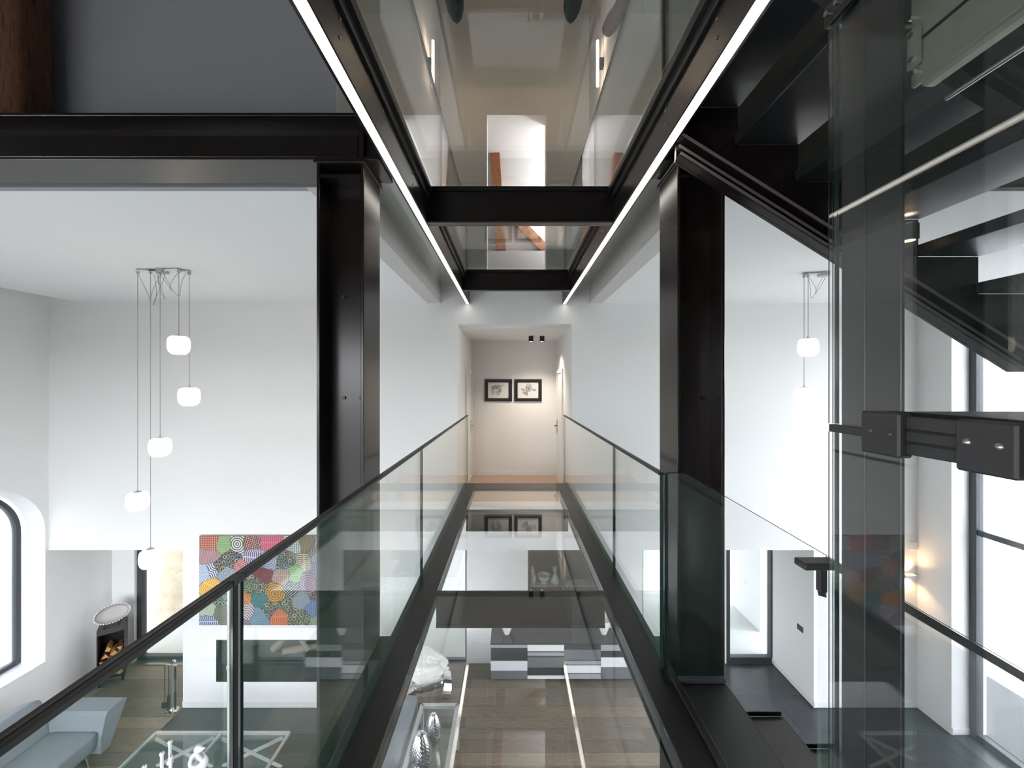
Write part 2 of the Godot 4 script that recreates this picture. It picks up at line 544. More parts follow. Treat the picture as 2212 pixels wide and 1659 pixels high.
func build_windows() -> void:
	# arched window: frame that follows the arch, pane behind
	var arches := [-5.27, -2.4, 0.5]
	for k in 3:
		var zc: float = arches[k]
		var n := shell("window_%d" % (k + 1), ["arched window with a dark frame in the left wall, next to the far corner", "arched window in the middle of the left wall", "arched window in the left wall nearest the viewer"][k], "window")
		n.position = Vector3(-7.55, 0, zc)
		var st := mb()
		var pts := [Vector2(-0.76, -2.73), Vector2(-0.76, -0.72)]
		var ins := [Vector2(-0.70, -2.67), Vector2(-0.70, -0.72)]
		for i in range(1, 33):
			var a := PI - PI * i / 32.0
			pts.append(Vector2(0.76 * cos(a), -0.72 + 0.76 * sin(a)))
			ins.append(Vector2(0.70 * cos(a), -0.72 + 0.70 * sin(a)))
		pts.append(Vector2(0.76, -2.73)); ins.append(Vector2(0.70, -2.67))
		var cnt := pts.size()
		for i in cnt:
			var j := (i + 1) % cnt
			for X in [-0.04, 0.03]:
				face(st, [Vector3(X, pts[i].y, pts[i].x), Vector3(X, pts[j].y, pts[j].x), Vector3(X, ins[j].y, ins[j].x), Vector3(X, ins[i].y, ins[i].x)], Vector3(signf(X), 0, 0))
			var mid: Vector2 = (ins[i] + ins[j]) / 2.0
			face(st, [Vector3(-0.04, ins[i].y, ins[i].x), Vector3(-0.04, ins[j].y, ins[j].x), Vector3(0.03, ins[j].y, ins[j].x), Vector3(0.03, ins[i].y, ins[i].x)], Vector3(0, -1.5 - mid.y, -mid.x))
			face(st, [Vector3(-0.04, pts[i].y, pts[i].x), Vector3(-0.04, pts[j].y, pts[j].x), Vector3(0.03, pts[j].y, pts[j].x), Vector3(0.03, pts[i].y, pts[i].x)], Vector3(0, mid.y + 1.5, mid.x))
		obj("frame", st, M.anthracite, n)
		st = mb()
		prism(st, ins, 0, -0.01, -0.006)
		obj("pane", st, M.dimming_glass if k == 0 else M.window_glass, n)
		obj("window_sill", bx(-0.06, 0.36, -2.76, -2.735, -0.8, 0.8, 0.004), M.white_paint, n)
	# garden door and windows of the recess
	var n1 := shell("door_1", "dark framed glass garden door left of the fireplace wall", "door")
	frame_rect(n1, -6.8, -5.2, FLOOR_Y, -1.04, W2 - 0.05, 0.09, 0.1, M.anthracite)
	obj("track", bx(-6.8, -5.13, FLOOR_Y, FLOOR_Y + 0.025, W2 + 0.06, W2 - 0.05), M.satin_steel, n1)
	var n2 := shell("window_4", "tall window onto the courtyard between fireplace wall and sideboard", "window")
	frame_rect(n2, -2.45, -0.817, FLOOR_Y, -1.04, W2 - 0.05, 0.03, 0.08, M.anthracite)
	var n3 := shell("window_5", "narrow bright window right of the sideboard", "window")
	frame_rect(n3, 2.35, 3.3, FLOOR_Y, -1.04, W2 - 0.05, 0.03, 0.08, M.anthracite)
	var n4 := shell("door_2", "dark framed glass door with deep bottom rail right of the steel column", "door")
	frame_rect(n4, 3.86, 4.74, FLOOR_Y, -1.04, W2 - 0.01, 0.075, 0.1, M.anthracite, 0.1)
	# tall window of the right wall: posts, rails and panes
	var n5 := shell("window_6", "tall dark framed window wall at the right", "window")
	for z in [-5.6, -4.0, -2.4]:
		obj("frame", bx(6.55, 6.66, FLOOR_Y, 2.55, z - 0.045, z + 0.045, 0.006), M.anthracite, n5)
	for y in [FLOOR_Y + 0.04, -0.56, 2.51]:
		obj("rail", bx(6.57, 6.64, y - 0.04, y + 0.04, -5.6, -2.4, 0.006), M.anthracite, n5)
	for z in [-5.6, -4.0]:
		obj("pane", bx(6.6, 6.606, FLOOR_Y, 2.5, z + 0.045, z + 1.555), M.dimming_pale, n5)
	for k in 1:
		var n := shell("window_%d" % (7 + k), ["tall window behind the viewer at left", "tall window behind the viewer at right"][k], "window")
		var x0: float = [-6.6, 3.4][k]
		var x1: float = [-1.2, 5.6][k]
		frame_rect(n, x0, x1, FLOOR_Y, 2.3, 3.4, 0.07, 0.1, M.anthracite)

# ------------------------------------------------------------------ ground floor
func build_floor() -> void:
	var st := bx(-7.62, 6.8, FLOOR_Y - 0.3, FLOOR_Y - 0.012, -4.75, W2 - 0.02)
	bx(-7.62, 6.8, FLOOR_Y - 0.3, FLOOR_Y, 3.45, -4.75, 0, st)
	var fl := struct("floor", st, M.grout, "ground floor of oak boards with areas of dark slate tiles", "floor")
	var boards := {}
	var put := func(called: String, m: Material, x0: float, x1: float, z0: float, z1: float) -> void:
		var key := "%.3f_%.3f" % [x1 - x0, z1 - z0]
		if not boards.has(key):
			boards[key] = bx(-(x1 - x0) / 2, (x1 - x0) / 2, -0.012, 0.0, -(z1 - z0) / 2, (z1 - z0) / 2, 0.0015).commit()
		var o := obj(called, boards[key], m, fl)
		o.position = Vector3((x0 + x1) / 2, FLOOR_Y, (z0 + z1) / 2)
	# oak left of the hearth and under the bridge
	for area in [[-7.2, -5.115], [-2.05, 2.3]]:
		var row := 0
		var z := W2
		while z < -4.76:
			var z1 := minf(z + 0.19, -4.75)
			var x: float = area[0] - [0.0, 0.9, 0.4, 1.3][row % 4]
			while x < area[1] - 0.01:
				var a := maxf(x, area[0])
				var b := minf(x + 1.75, area[1])
				if b - a > 0.02:
					put.call("board", M["oak_%d" % rng.randi_range(0, 4)], a + 0.001, b - 0.001, z + 0.001, z1 - 0.001)
				x += 1.75
			z = z1
			row += 1
	# slate tiles
	for area in [[-5.115, -2.05], [2.3, 6.6]]:
		var z := -7.05
		var row := 0
		put.call("tile", M.slate_0, area[0], area[1], W2, -7.052)
		while z < -4.76:
			var z1 := minf(z + 0.7, -4.75)
			var x: float = area[0] - (0.6 if row % 2 else 0.0)
			while x < area[1] - 0.01:
				var a := maxf(x, area[0])
				var b := minf(x + 1.25, area[1])
				if b - a > 0.03:
					put.call("tile", M["slate_%d" % (rng.randi() % 2)], a + 0.002, b - 0.002, z + 0.002, z1 - 0.002)
				x += 1.25
			z = z1
			row += 1
	# skirtings: a white board over a dark shadow gap
	for d in [["baseboard_fireplace", -5.115, -2.5, W1, 0.014, "white skirting board along the foot of the fireplace wall"], ["baseboard_right", 4.69, 6.3, W1, 0.014, "white skirting board at the foot of the far wall behind the lift"], ["baseboard_recess", -0.817, 2.35, W2, 0.014, "skirting board of the recess wall behind the sideboard"]]:
		struct(d[0], bx(d[1], d[2], FLOOR_Y + 0.02, FLOOR_Y + 0.105, d[3], d[3] + d[4], 0.003), M.white_paint, d[5], "skirting board")
	struct("baseboard_side", bx(4.676, 4.69, FLOOR_Y + 0.02, FLOOR_Y + 0.105, W2, W1, 0.003), M.white_paint, "skirting board along the recess side wall below the switch", "skirting board")
	struct("baseboard_window", bx(6.286, 6.3, FLOOR_Y + 0.02, FLOOR_Y + 0.105, W1 + 0.014, -5.64, 0.003), M.white_paint, "skirting board of the right wall beside the tall window", "skirting board")
	struct("baseboard_jamb", bx(6.3, 6.55, FLOOR_Y + 0.02, FLOOR_Y + 0.105, -5.64, -5.626, 0.003), M.white_paint, "short skirting board on the window jamb at right", "skirting board")

# ------------------------------------------------------------------ steel bridges
func build_bridge_lower() -> void:
	for s in 2:
		var side: float = [-1.0, 1.0][s]
		var fx := func(x: float) -> float: return x if side < 0 else 0.125 - x
		var t := thing("bridge_beam", ["dark steel side beam of the lower glass bridge under the left railing", "dark steel side beam of the lower glass bridge under the right railing"][s], "beam")
		obj("top_flange", bx(fx.call(-0.735), fx.call(-0.56), -0.03, 0.0, 1.2, W1 + 0.005, 0.003), M.black_steel, t)
		obj("web", bx(fx.call(-0.70), fx.call(-0.67), -0.27, -0.03, 1.2, W1 + 0.005), M.steel, t)
		obj("bottom_flange", bx(fx.call(-0.735), fx.call(-0.62), -0.29, -0.27, 1.2, W1 + 0.005, 0.003), M.steel, t)
		obj("inner_lip", bx(fx.call(-0.575), fx.call(-0.56), -0.095, -0.03, 1.2, W1 + 0.005, 0.002), M.anthracite, t)
		# the shoe that holds the railing glass
		obj("glazing_shoe", bx(fx.call(-0.735), fx.call(-0.70), 0.0, 0.018, 1.2, W1 + 0.005, 0.003), M.black_steel, t)
		for z in [-0.5, -1.4, -2.3, -3.4, -4.4, -5.4]:
			obj("clamp", bx(fx.call(-0.755), fx.call(-0.735), -0.09, -0.02, z - 0.05, z + 0.05, 0.004), M.black_steel, t)
	var cz := [-0.75, -2.9, -4.8]
	for k in 3:
		var t := thing("cross_beam", ["steel cross beam of the lower bridge nearest the viewer", "wide dark cross beam under the middle joint of the lower glass floor", "dark cross beam of the lower bridge before the far end"][k], "beam")
		obj("top_flange", bx(-0.56, 0.685, -0.045, -0.021, cz[k], cz[k] - 0.075, 0.002), M.steel, t)
		obj("web", bx(-0.56, 0.685, -0.235, -0.045, cz[k] - 0.004, cz[k] - 0.07), M.steel, t)
		obj("bottom_flange", bx(-0.56, 0.685, -0.255, -0.235, cz[k] + 0.01, cz[k] - 0.085, 0.002), M.steel, t)
	var th := obj("threshold_plate", bx(-0.555, 0.68, -0.03, 0.0, -5.76, W1 + 0.004, 0.003), M.steel)
	tag(th, "dark steel threshold plate where the bridge meets the doorway", "threshold")
	var pz := [[1.2, -0.79], [-0.79, -2.925], [-2.935, -4.835], [-4.845, -5.757]]
	for k in 4:
		var t := thing("floor_glass_panel", ["glass floor panel of the bridge below the viewer", "large glass floor panel above the console table", "middle glass floor panel of the lower bridge", "short far glass floor panel before the threshold plate"][k], "glass panel")
		obj("pane", bx(-0.558, 0.683, -0.02, -0.001, pz[k][0] - 0.004, pz[k][1] + 0.004), M.floor_glass, t)
		obj("rim", bx(-0.558, 0.683, -0.019, -0.002, pz[k][1] + 0.002, pz[k][1] + 0.004), M.glass_rim, t)

func build_bridge_upper() -> void:
	for s in 2:
		var side: float = [-1.0, 1.0][s]
		var fx := func(x: float) -> float: return x if side < 0 else 0.125 - x
		var t := thing("upper_bridge_beam", ["dark steel side beam of the upper bridge with a light line, left", "dark steel side beam of the upper bridge with a light line, right"][s], "beam")
		obj("web", bx(fx.call(-0.73), fx.call(-0.657), 2.79, 3.016, 1.5, W1 + 0.005, 0.003), M.steel, t)
		obj("ledge", bx(fx.call(-0.73), fx.call(-0.617), 3.016, 3.06, 1.5, W1 + 0.005, 0.004), M.black_steel, t)
		obj("angle", bx(fx.call(-0.657), fx.call(-0.64), 2.965, 3.016, 1.5, W1 + 0.005, 0.003), M.black_steel, t)
		for z in [-1.05, -1.5, -2.0, -2.6, -3.4, -4.3, -5.5]:
			var st := mb()
			for y in [2.86, 2.93]:
				tube(st, [Vector3(fx.call(-0.66), y, z), Vector3(fx.call(-0.653), y, z)], 0.006, 8)
			obj("bolt", st, M.satin_steel, t)
		var l := thing("led_light_strip", ["long white light line under the left upper beam", "long white light line under the right upper beam"][s], "light")
		obj("led_light", bx(fx.call(-0.710), fx.call(-0.664), 2.783, 2.79, 1.4, W1 + 0.02), M.led_light, l)
		obj("profile", bx(fx.call(-0.717), fx.call(-0.710), 2.781, 2.79, 1.4, W1 + 0.02), M.steel, l)
		obj("profile", bx(fx.call(-0.664), fx.call(-0.657), 2.781, 2.79, 1.4, W1 + 0.02), M.steel, l)
		for z in [-0.6, -2.4, -4.2, -5.6]:
			var al := AreaLight3D.new()
			al.name = "led_area"
			al.area_size = Vector2(0.04, 1.5 if z > -5 else 0.9)
			al.light_color = Color(1.0, 0.97, 0.92)
			al.light_energy = 0.06
			al.shadow_enabled = true
			al.position = Vector3(fx.call(-0.687), 2.775, z)
			al.rotation = Vector3(-PI / 2, 0, 0)
			l.add_child(al, true)
	var cz := [-3.04, -5.24]
	for k in 2:
		var t := thing("upper_cross_beam", ["dark cross beam between the two light lines, nearer one", "dark cross beam between the two light lines near the far wall"][k], "beam")
		obj("web", bx(-0.657, 0.782, 2.79, 3.05, cz[k], cz[k] - 0.08, 0.004), M.steel, t)
		obj("ledge", bx(-0.657, 0.782, 3.03, 3.06, cz[k] + 0.02, cz[k], 0.003), M.black_steel, t)
		obj("bottom_flange", bx(-0.657, 0.782, 2.786, 2.797, cz[k] + 0.006, cz[k] - 0.05, 0.002), M.steel_edge, t)
	var pz := [[1.4, -0.9], [-0.9, -3.07], [-3.08, -5.27], [-5.28, W1 + 0.01]]
	for k in 4:
		var t := thing("overhead_glass_floor", ["upper glass floor panel right above the viewer", "large upper glass floor panel between the light lines", "second upper glass floor panel behind the nearer cross beam", "last upper glass floor panel at the far wall"][k], "glass panel")
		obj("pane", bx(-0.617, 0.742, 3.063, 3.085, pz[k][0] - 0.003, pz[k][1] + 0.003), M.floor_glass, t)
	for s in 2:
		var x0: float = [-1.114, 0.855][s]
		var x1: float = [-0.73, 1.2][s]
		var t := obj("upper_glass_strip", bx(x0, x1, 3.063, 3.08, -2.5, W1 + 0.01), M.rail_glass)
		tag(t, ["narrow glass strip beside the upper bridge, on the left", "narrow glass strip beside the upper bridge, on the right"][s], "glass panel")

func build_columns() -> void:
	for s in 2:
		var x0: float = [-1.079, 0.913][s]
		var x1: float = x0 + 0.262
		var t := thing("column", ["dark steel column standing left of the glass bridge", "dark steel column standing right of the glass bridge, behind the stair glass"][s], "column")
		var y0 := FLOOR_Y
		var y1 := 2.77 if s == 0 else 2.77
		obj("flange", bx(x0, x0 + 0.018, y0, y1, -2.17, -2.435, 0.003), M.steel, t)
		obj("flange", bx(x1 - 0.018, x1, y0, y1, -2.17, -2.435, 0.003), M.steel, t)
		obj("web", bx(x0 + 0.018, x1 - 0.018, y0, y1, -2.295, -2.31), M.steel, t)
		obj("cap_plate", bx(x0 - 0.008, x1 + 0.008, 2.752, 2.777, -2.15, -2.455, 0.003), M.steel, t)
		obj("stiffener", bx(x0 + 0.018, x1 - 0.018, 2.68, 2.7, -2.175, -2.295), M.steel, t)
		for y in [2.05, 1.46]:
			for x in [0.1, 0.2]:
				var st := mb()
				tube(st, [Vector3(x0 + x, y, -2.296), Vector3(x0 + x, y, -2.284)], 0.011, 6)
				obj("bolt", st, M.black_steel, t)
		# stubs that tie the column to the bridges
		var inner: float = x1 if s == 0 else x0
		var edge: float = -0.735 if s == 0 else 0.86
		obj("stub_beam", bx(inner, edge, -0.27, -0.002, -2.2, -2.41, 0.004), M.steel, t)
		obj("stub_beam", bx(inner, edge + (0.004 if s == 0 else -0.004), 2.79, 3.03, -2.2, -2.41, 0.004), M.steel, t)
	# beam along x that rests on the left column
	var b := thing("header_beam", "horizontal dark steel beam on the left column below the grey wall", "beam")
	obj("bottom_flange", bx(-7.19, -0.735, 2.778, 2.796, -2.17, -2.43, 0.003), M.steel, b)
	obj("web", bx(-7.19, -0.735, 2.796, 3.02, -2.292, -2.306), M.steel, b)
	obj("top_flange", bx(-7.19, -0.735, 3.02, 3.038, -2.17, -2.43, 0.003), M.steel, b)
	obj("end_plate", bx(-0.85, -0.82, 2.796, 3.02, -2.172, -2.43), M.steel, b)
	obj("cover_plate", bx(-7.19, -0.85, 2.79, 2.905, -2.165, -2.19, 0.003), M.steel, b)
	# old timber post in front of the grey wall
	var st := mb()
	var g := []
	for v in 15:
		var ring := []
		for u in 24:
			var a := TAU * u / 24.0
			var cx := clampf(cos(a) * 1.3, -1, 1) * 0.19
			var cz := clampf(sin(a) * 1.3, -1, 1) * 0.09
			var wob := 0.008 * sin(v * 1.3 + u * 0.9) + 0.006 * sin(v * 0.7 + u * 2.1)
			ring.append(Vector3(cx * (1 + wob * 4), v * 0.3, cz * (1 + wob * 4)))
		g.append(ring)
	grid(st, g, Vector3(0, 2.1, 0), true)
	var tp := obj("timber_post", st, M.timber)
	tp.position = Vector3(-3.01, 3.04, -2.335)
	tag(tp, "dark weathered timber post on the steel beam at upper left", "post")

func railing_panel(label: String, x: float, z0: float, z1: float, cap := true) -> Node3D:
	var t := thing("glass_railing_panel", label, "railing", Vector3(x, 0, 0), 0.0)
	obj("pane", bx(-0.009, 0.009, 0.0, 1.055, z0, z1), M.rail_glass, t)
	obj("glass_edge", bx(-0.0085, 0.0085, 0.005, 1.05, z0 - 0.004, z0 - 0.001), M.glass_rim, t)
	if z1 < -1.0:
		obj("glass_edge", bx(-0.0085, 0.0085, 0.005, 1.05, z1 + 0.001, z1 + 0.004), M.glass_rim, t)
	if cap:
		var c := obj("handrail_cap", bx(-0.016, 0.016, 1.046, 1.061, z0, z1, 0.003), M.clamp_black, t)
		obj("groove", bx(-0.003, 0.003, 1.0612, 1.0622, z0, z1), M.steel_edge, c)
	return t

func build_railings() -> void:
	railing_panel("long far glass railing panel on the left of the bridge", -0.69, -3.005, W1 + 0.01)
	railing_panel("middle glass railing panel on the left before the steel column", -0.69, -0.995, -2.995)
	railing_panel("near left glass railing panel beside the viewer, before the chrome post", -0.69, 1.2, -0.953)
	railing_panel("long far glass railing panel on the right of the bridge", 0.81, -3.125, W1 + 0.01)
	railing_panel("short glass railing panel on the right ending at the stair", 0.81, -2.13, -3.115)
	var p := thing("railing_post", "slim chrome post with a black edge between the near left glass panels", "post")
	obj("polished_bar", bx(-0.6945, -0.6855, 0.0, 1.046, -0.957, -0.9685, 0.002), M.chrome, p)
	obj("cap", bx(-0.706, -0.674, 1.046, 1.061, -0.953, -0.995, 0.002), M.clamp_black, p)
	obj("rubber_edge", bx(-0.6945, -0.6855, 0.0, 1.046, -0.969, -0.986, 0.001), M.rubber, p)

# ------------------------------------------------------------------ corridor behind the doorway, a step lower
func sketch(kind: int) -> ImageTexture:
	var w := 240
	var h := 180
	var im := Image.create(w, h, false, Image.FORMAT_RGB8)
	im.fill(Color(0.86, 0.86, 0.86))
	var r := RandomNumberGenerator.new()
	r.seed = 100 + kind
	var blob := func(cx: float, cy: float, rx: float, ry: float, n: int, dark: float) -> void:
		for i in n:
			var a := r.randf() * TAU
			var q := sqrt(r.randf())
			var x := cx + rx * q * cos(a)
			var y := cy + ry * q * sin(a)
			var L := r.randi_range(3, 9)
			var t := r.randf_range(-0.5, 0.5) + a
			for k in L:
				var px := int(x + k * cos(t)); var py := int(y + k * sin(t))
				if px >= 0 and py >= 0 and px < w and py < h:
					var c := im.get_pixel(px, py).r
					var nc := lerpf(c, 0.08, dark)
					im.set_pixel(px, py, Color(nc, nc, nc))
	if kind == 0:   # a grazing shaggy animal bent over tufts
		blob.call(80, 62, 42, 14, 260, 0.75)
		blob.call(105, 44, 60, 8, 150, 0.7)
		blob.call(52, 95, 14, 36, 140, 0.65)
		blob.call(140, 88, 12, 32, 160, 0.7)
		blob.call(100, 92, 34, 24, 110, 0.35)
		blob.call(150, 36, 36, 6, 70, 0.6)
		blob.call(118, 118, 14, 26, 120, 0.65)
		blob.call(90, 142, 50, 6, 60, 0.5)
	else:           # an animal head with a raised trunk and small bird
		blob.call(124, 40, 30, 26, 260, 0.6)
		blob.call(112, 78, 20, 28, 230, 0.75)
		blob.call(138, 80, 16, 26, 160, 0.5)
		blob.call(70, 104, 12, 26, 160, 0.7)
		blob.call(52, 78, 10, 10, 60, 0.6)
		blob.call(100, 130, 16, 20, 170, 0.8)
		blob.call(190, 88, 26, 9, 110, 0.75)
		blob.call(160, 66, 12, 14, 70, 0.5)
	return ImageTexture.create_from_image(im)

func build_corridor() -> void:
	var back := -8.2
	var st := bx(-1.1, 1.2, -0.7, 2.75, back, back - 0.2)
	bx(-1.1, -0.849, -0.7, 2.75, W1 - 0.25, back, 0, st)
	bx(0.928, 1.2, -0.7, 2.75, W1 - 0.25, back, 0, st)
	struct("wall_corridor", st, M.white_wall, "white walls of the lower corridor seen through the doorway", "wall")
	struct("floor_corridor", bx(-0.849, 0.928, -0.7, -0.36, W1 - 0.25, back), M.oak_floor_far, "warm oak floor of the corridor behind the threshold", "floor")
	struct("ceiling_corridor", bx(-0.849, 0.928, 2.44, 2.75, W1 - 0.25, back), M.white_ceiling, "white corridor ceiling with two black spotlights", "ceiling")
	struct("baseboard_corridor", bx(-0.849, 0.928, -0.36, -0.27, back + 0.012, back, 0.002), M.white_paint, "white skirting board under the two framed sketches", "skirting board")
	for s in 2:
		var x: float = [-0.849, 0.928][s]
		var d: float = [1.0, -1.0][s]
		var t := shell("door_%d" % (3 + s), ["white corridor door with a lever handle on the left side", "white corridor door with a lever handle on the right side"][s], "door")
		obj("leaf", bx(x, x + d * 0.012, -0.36, 1.75, -7.2, -8.05, 0.002), M.white_paint, t)
		obj("door_frame", bx(x, x + d * 0.03, -0.36, 1.82, -7.13, -7.2, 0.002), M.white_paint, t)
		obj("door_frame", bx(x, x + d * 0.03, -0.36, 1.82, -8.05, -8.12, 0.002), M.white_paint, t)
		obj("door_frame", bx(x, x + d * 0.03, 1.75, 1.82, -7.2, -8.05, 0.002), M.white_paint, t)
		var hs := mb()
		tube(hs, [Vector3(x + d * 0.012, 0.70, -7.97), Vector3(x + d * 0.06, 0.70, -7.97), Vector3(x + d * 0.065, 0.70, -7.94), Vector3(x + d * 0.065, 0.70, -7.84)], 0.011, 8)
		bx(x + d * 0.012, x + d * 0.02, 0.55, 0.82, -7.95, -7.99, 0.003, hs)
		obj("door_handle", hs, M.satin_steel if s == 0 else M.switch_dark, t)
	for k in 2:
		var x: float = [0.357, 0.565][k]
		var t := thing("ceiling_spotlight", ["left one of two small black cube spotlights on the corridor ceiling", "right one of two small black cube spotlights on the corridor ceiling"][k], "spotlight", Vector3(x, 2.44, -7.4), 0.0, "corridor ceiling spotlights")
		obj("housing", bx(-0.042, 0.042, -0.1, 0.0, -0.042, 0.042, 0.003), M.frame_black, t)
		var bl := mb()
		lathe(bl, [[0.0, -0.104], [0.026, -0.104], [0.026, -0.099]], Vector3.ZERO, 16)
		obj("bulb_light", bl, M.spot_glow, t)
		var sp := SpotLight3D.new()
		sp.name = "spot_beam"
		sp.position = Vector3(0, -0.12, 0)
		sp.rotation = Vector3(-PI / 2, 0, 0)
		sp.spot_angle = 60.0
		sp.spot_angle_attenuation = 0.8
		sp.light_energy = 1.2
		sp.light_size = 0.03
		sp.spot_range = 12.0
		sp.spot_attenuation = 2.0
		sp.light_color = Color(1.0, 0.93, 0.85)
		sp.shadow_enabled = true
		t.add_child(sp)
	for k in 2:
		var x0: float = [-0.57, 0.048][k]
		var t := thing("framed_sketch", ["black framed sketch of a shaggy animal, left of the pair", "black framed sketch with a raised trunk shape, right of the pair"][k], "picture", Vector3(x0 + 0.285, 1.41, back))
		obj("backing", bx(-0.28, 0.28, -0.225, 0.225, 0.0, 0.012), M.frame_black, t)
		var fr := mb()
		for q in [[-0.285, 0.285, 0.165, 0.23], [-0.285, 0.285, -0.23, -0.165], [-0.285, -0.215, -0.165, 0.165], [0.215, 0.285, -0.165, 0.165]]:
			bx(q[0], q[1], q[2], q[3], 0.0, 0.03, 0.003, fr)
		obj("frame", fr, M.frame_black, t)
		var pm := mat("sketch_%d" % k, Color.WHITE, 0.6)
		pm.albedo_texture = sketch(k)
		var qm := QuadMesh.new()
		qm.size = Vector2(0.43, 0.33)
		var pr := obj("print", qm, pm, t)
		pr.position = Vector3(0, 0, 0.0135)

# ------------------------------------------------------------------ hall above the upper bridge
func build_upper_hall() -> void:
	for s in 2:
		var x: float = [-1.114, 1.2][s]
		var o: float = [-0.2, 0.2][s]
		struct("wall_hall_%s" % ["left", "right"][s], bx(x, x + o, 2.794, 7.3, -2.512, W1), M.hall_wall, ["taupe hall side wall above the upper bridge, left", "taupe hall side wall above the upper bridge, right"][s], "wall")
		# glass balustrades of the upper bridge
		var rx: float = [-0.70, 0.82][s]
		for k in 3:
			var z0: float = [1.2, -1.62, -3.9][k]
			var z1: float = [-1.61, -3.89, W1 + 0.02][k]
			if s == 1:
				z0 = [-0.95, -2.12, -3.9][k]
				z1 = [-2.09, -3.89, W1 + 0.02][k]
			var t := thing("upper_railing_panel", ["near", "middle", "far"][k] + " glass panel of the upper bridge railing on the " + ["left", "right"][s], "railing")
			obj("pane", bx(rx - 0.008, rx + 0.008, 3.09, 4.2, z0, z1), M.rail_glass, t)
			obj("glass_edge", bx(rx - 0.0075, rx + 0.0075, 3.095, 4.195, z1 + 0.001, z1 + 0.004), M.glass_rim, t)
			if s == 1 and k == 1:
				obj("edge_post", bx(rx - 0.014, rx + 0.014, 3.09, 4.195, -2.092, -2.118, 0.002), M.rubber, t)
			obj("top_cap", bx(rx - 0.011, rx + 0.011, 4.195, 4.21, z0, z1, 0.002), M.steel, t)
		# tube sconce
		var d: float = [1.0, -1.0][s]
		var l := thing("tube_sconce", ["slim glowing tube wall lamp on the left hall wall", "slim glowing tube wall lamp on the right hall wall"][s], "wall lamp", Vector3(x, 5.75, -5.17))
		var ts := mb()
		tube(ts, [Vector3(d * 0.075, -0.3, 0), Vector3(d * 0.075, 0.3, 0)], 0.018, 12)
		obj("tube_light", ts, M.tube_glow, l)
		obj("bracket", bx(0.0, d * 0.06, -0.06, 0.06, -0.035, 0.035, 0.005), M.frame_black, l)
		for y in [-0.2, 0.2]:
			var om := OmniLight3D.new()
			om.name = "tube_glow_light"
			om.position = Vector3(d * 0.14, y, 0)
			om.light_energy = 0.05
			om.light_size = 0.03
			om.omni_range = 12.0
			om.omni_attenuation = 2.0
			om.light_color = Color(1.0, 0.9, 0.77)
			om.shadow_enabled = true
			l.add_child(om, true)
	var rb := mb()
	var rp := []
	var rr := []
	for i in 15:
		var q := i / 14.0
		rp.append(Vector3(1.1, 5.6, -4.5).lerp(Vector3(1.1, 4.86, -2.75), q) + Vector3(0.012 * sin(q * 9.0), 0.01 * sin(q * 14.0), 0))
		rr.append(0.075 + 0.008 * sin(q * 17.0))
	tube(rb, rp, rr, 10)
	tag(obj("roof_brace", rb, M.timber), "rough old timber brace on the right hall wall above the upper railing", "timber brace")
	# room behind the upper doorway
	var st := bx(-1.6, 1.7, 3.0, 5.9, -7.3, -7.5)
	bx(-1.6, -1.5, 3.0, 5.9, W1 - 0.25, -7.3, 0, st)
	bx(1.6, 1.7, 3.0, 5.9, W1 - 0.25, -7.3, 0, st)
	struct("wall_attic", st, M.white_wall, "white walls of the attic room behind the upper doorway", "wall")
	struct("ceiling_attic", bx(-1.6, 1.7, 5.73, 5.9, W1 - 0.25, -7.3), M.white_ceiling, "white ceiling of the attic room behind the upper doorway", "ceiling")
	struct("floor_attic", bx(-1.6, 1.7, 2.8, 3.06, W1 - 0.25, -7.3), M.oak_floor_far, "floor of the attic room behind the upper doorway", "floor")
	struct("parapet_attic", bx(-1.5, 1.6, 3.06, 3.95, -7.12, -7.3), M.white_paint, "low white parapet at the back of the attic room", "parapet")
	var tp := thing("timber_truss", "reddish old timber post and slanting brace in the attic doorway", "timber frame")
	var ps := mb()
	bar(ps, Vector3(-0.20, 3.95, -7.2), Vector3(-0.31, 5.73, -7.2), 0.17, 0.16, Vector3(0, 0, 1))
	obj("post", ps, M.old_timber, tp)
	ps = mb()
	bar(ps, Vector3(0.62, 3.98, -7.2), Vector3(-0.1, 4.72, -7.2), 0.15, 0.15, Vector3(0, 0, 1))
	obj("brace", ps, M.old_timber, tp)
	var lamp := thing("added_attic_lamp", "round white pendant globe added out of view to brighten the attic room", "pendant lamp", Vector3(1.15, 5.73, -6.75))  # unseen lamp, added to light the attic walls and ceiling
	var ls := mb()
	var gp := []
	for i in 13:
		gp.append([0.14 * sin(PI * i / 12.0), -0.9 - 0.14 * cos(PI * i / 12.0)])
	lathe(ls, gp, Vector3.ZERO, 24)
	obj("globe_light", ls, M.lamp_glow, lamp)
	ls = mb()
	tube(ls, [Vector3(0, -0.76, 0), Vector3(0, 0, 0)], 0.004, 6)
	obj("cord", ls, M.cord_grey, lamp)
	var om := OmniLight3D.new()
	om.name = "added_attic_bulb"
	om.position = Vector3(0, -0.9, 0)
	om.light_energy = 1.1
	om.light_size = 0.1
	om.omni_range = 12.0
	om.omni_attenuation = 2.0
	om.shadow_enabled = true
	lamp.add_child(om)
	var dh := mb()
	tube(dh, [Vector3(-0.389, 4.15, W1 - 0.12), Vector3(-0.33, 4.15, W1 - 0.12), Vector3(-0.325, 4.15, W1 - 0.09), Vector3(-0.325, 4.19, W1 - 0.02)], 0.012, 8)
	bx(-0.392, -0.384, 4.02, 4.22, W1 - 0.10, W1 - 0.14, 0.002, dh)
	tag(obj("lever_handle", dh, M.chrome), "chrome lever handle on the attic door jamb", "handle")
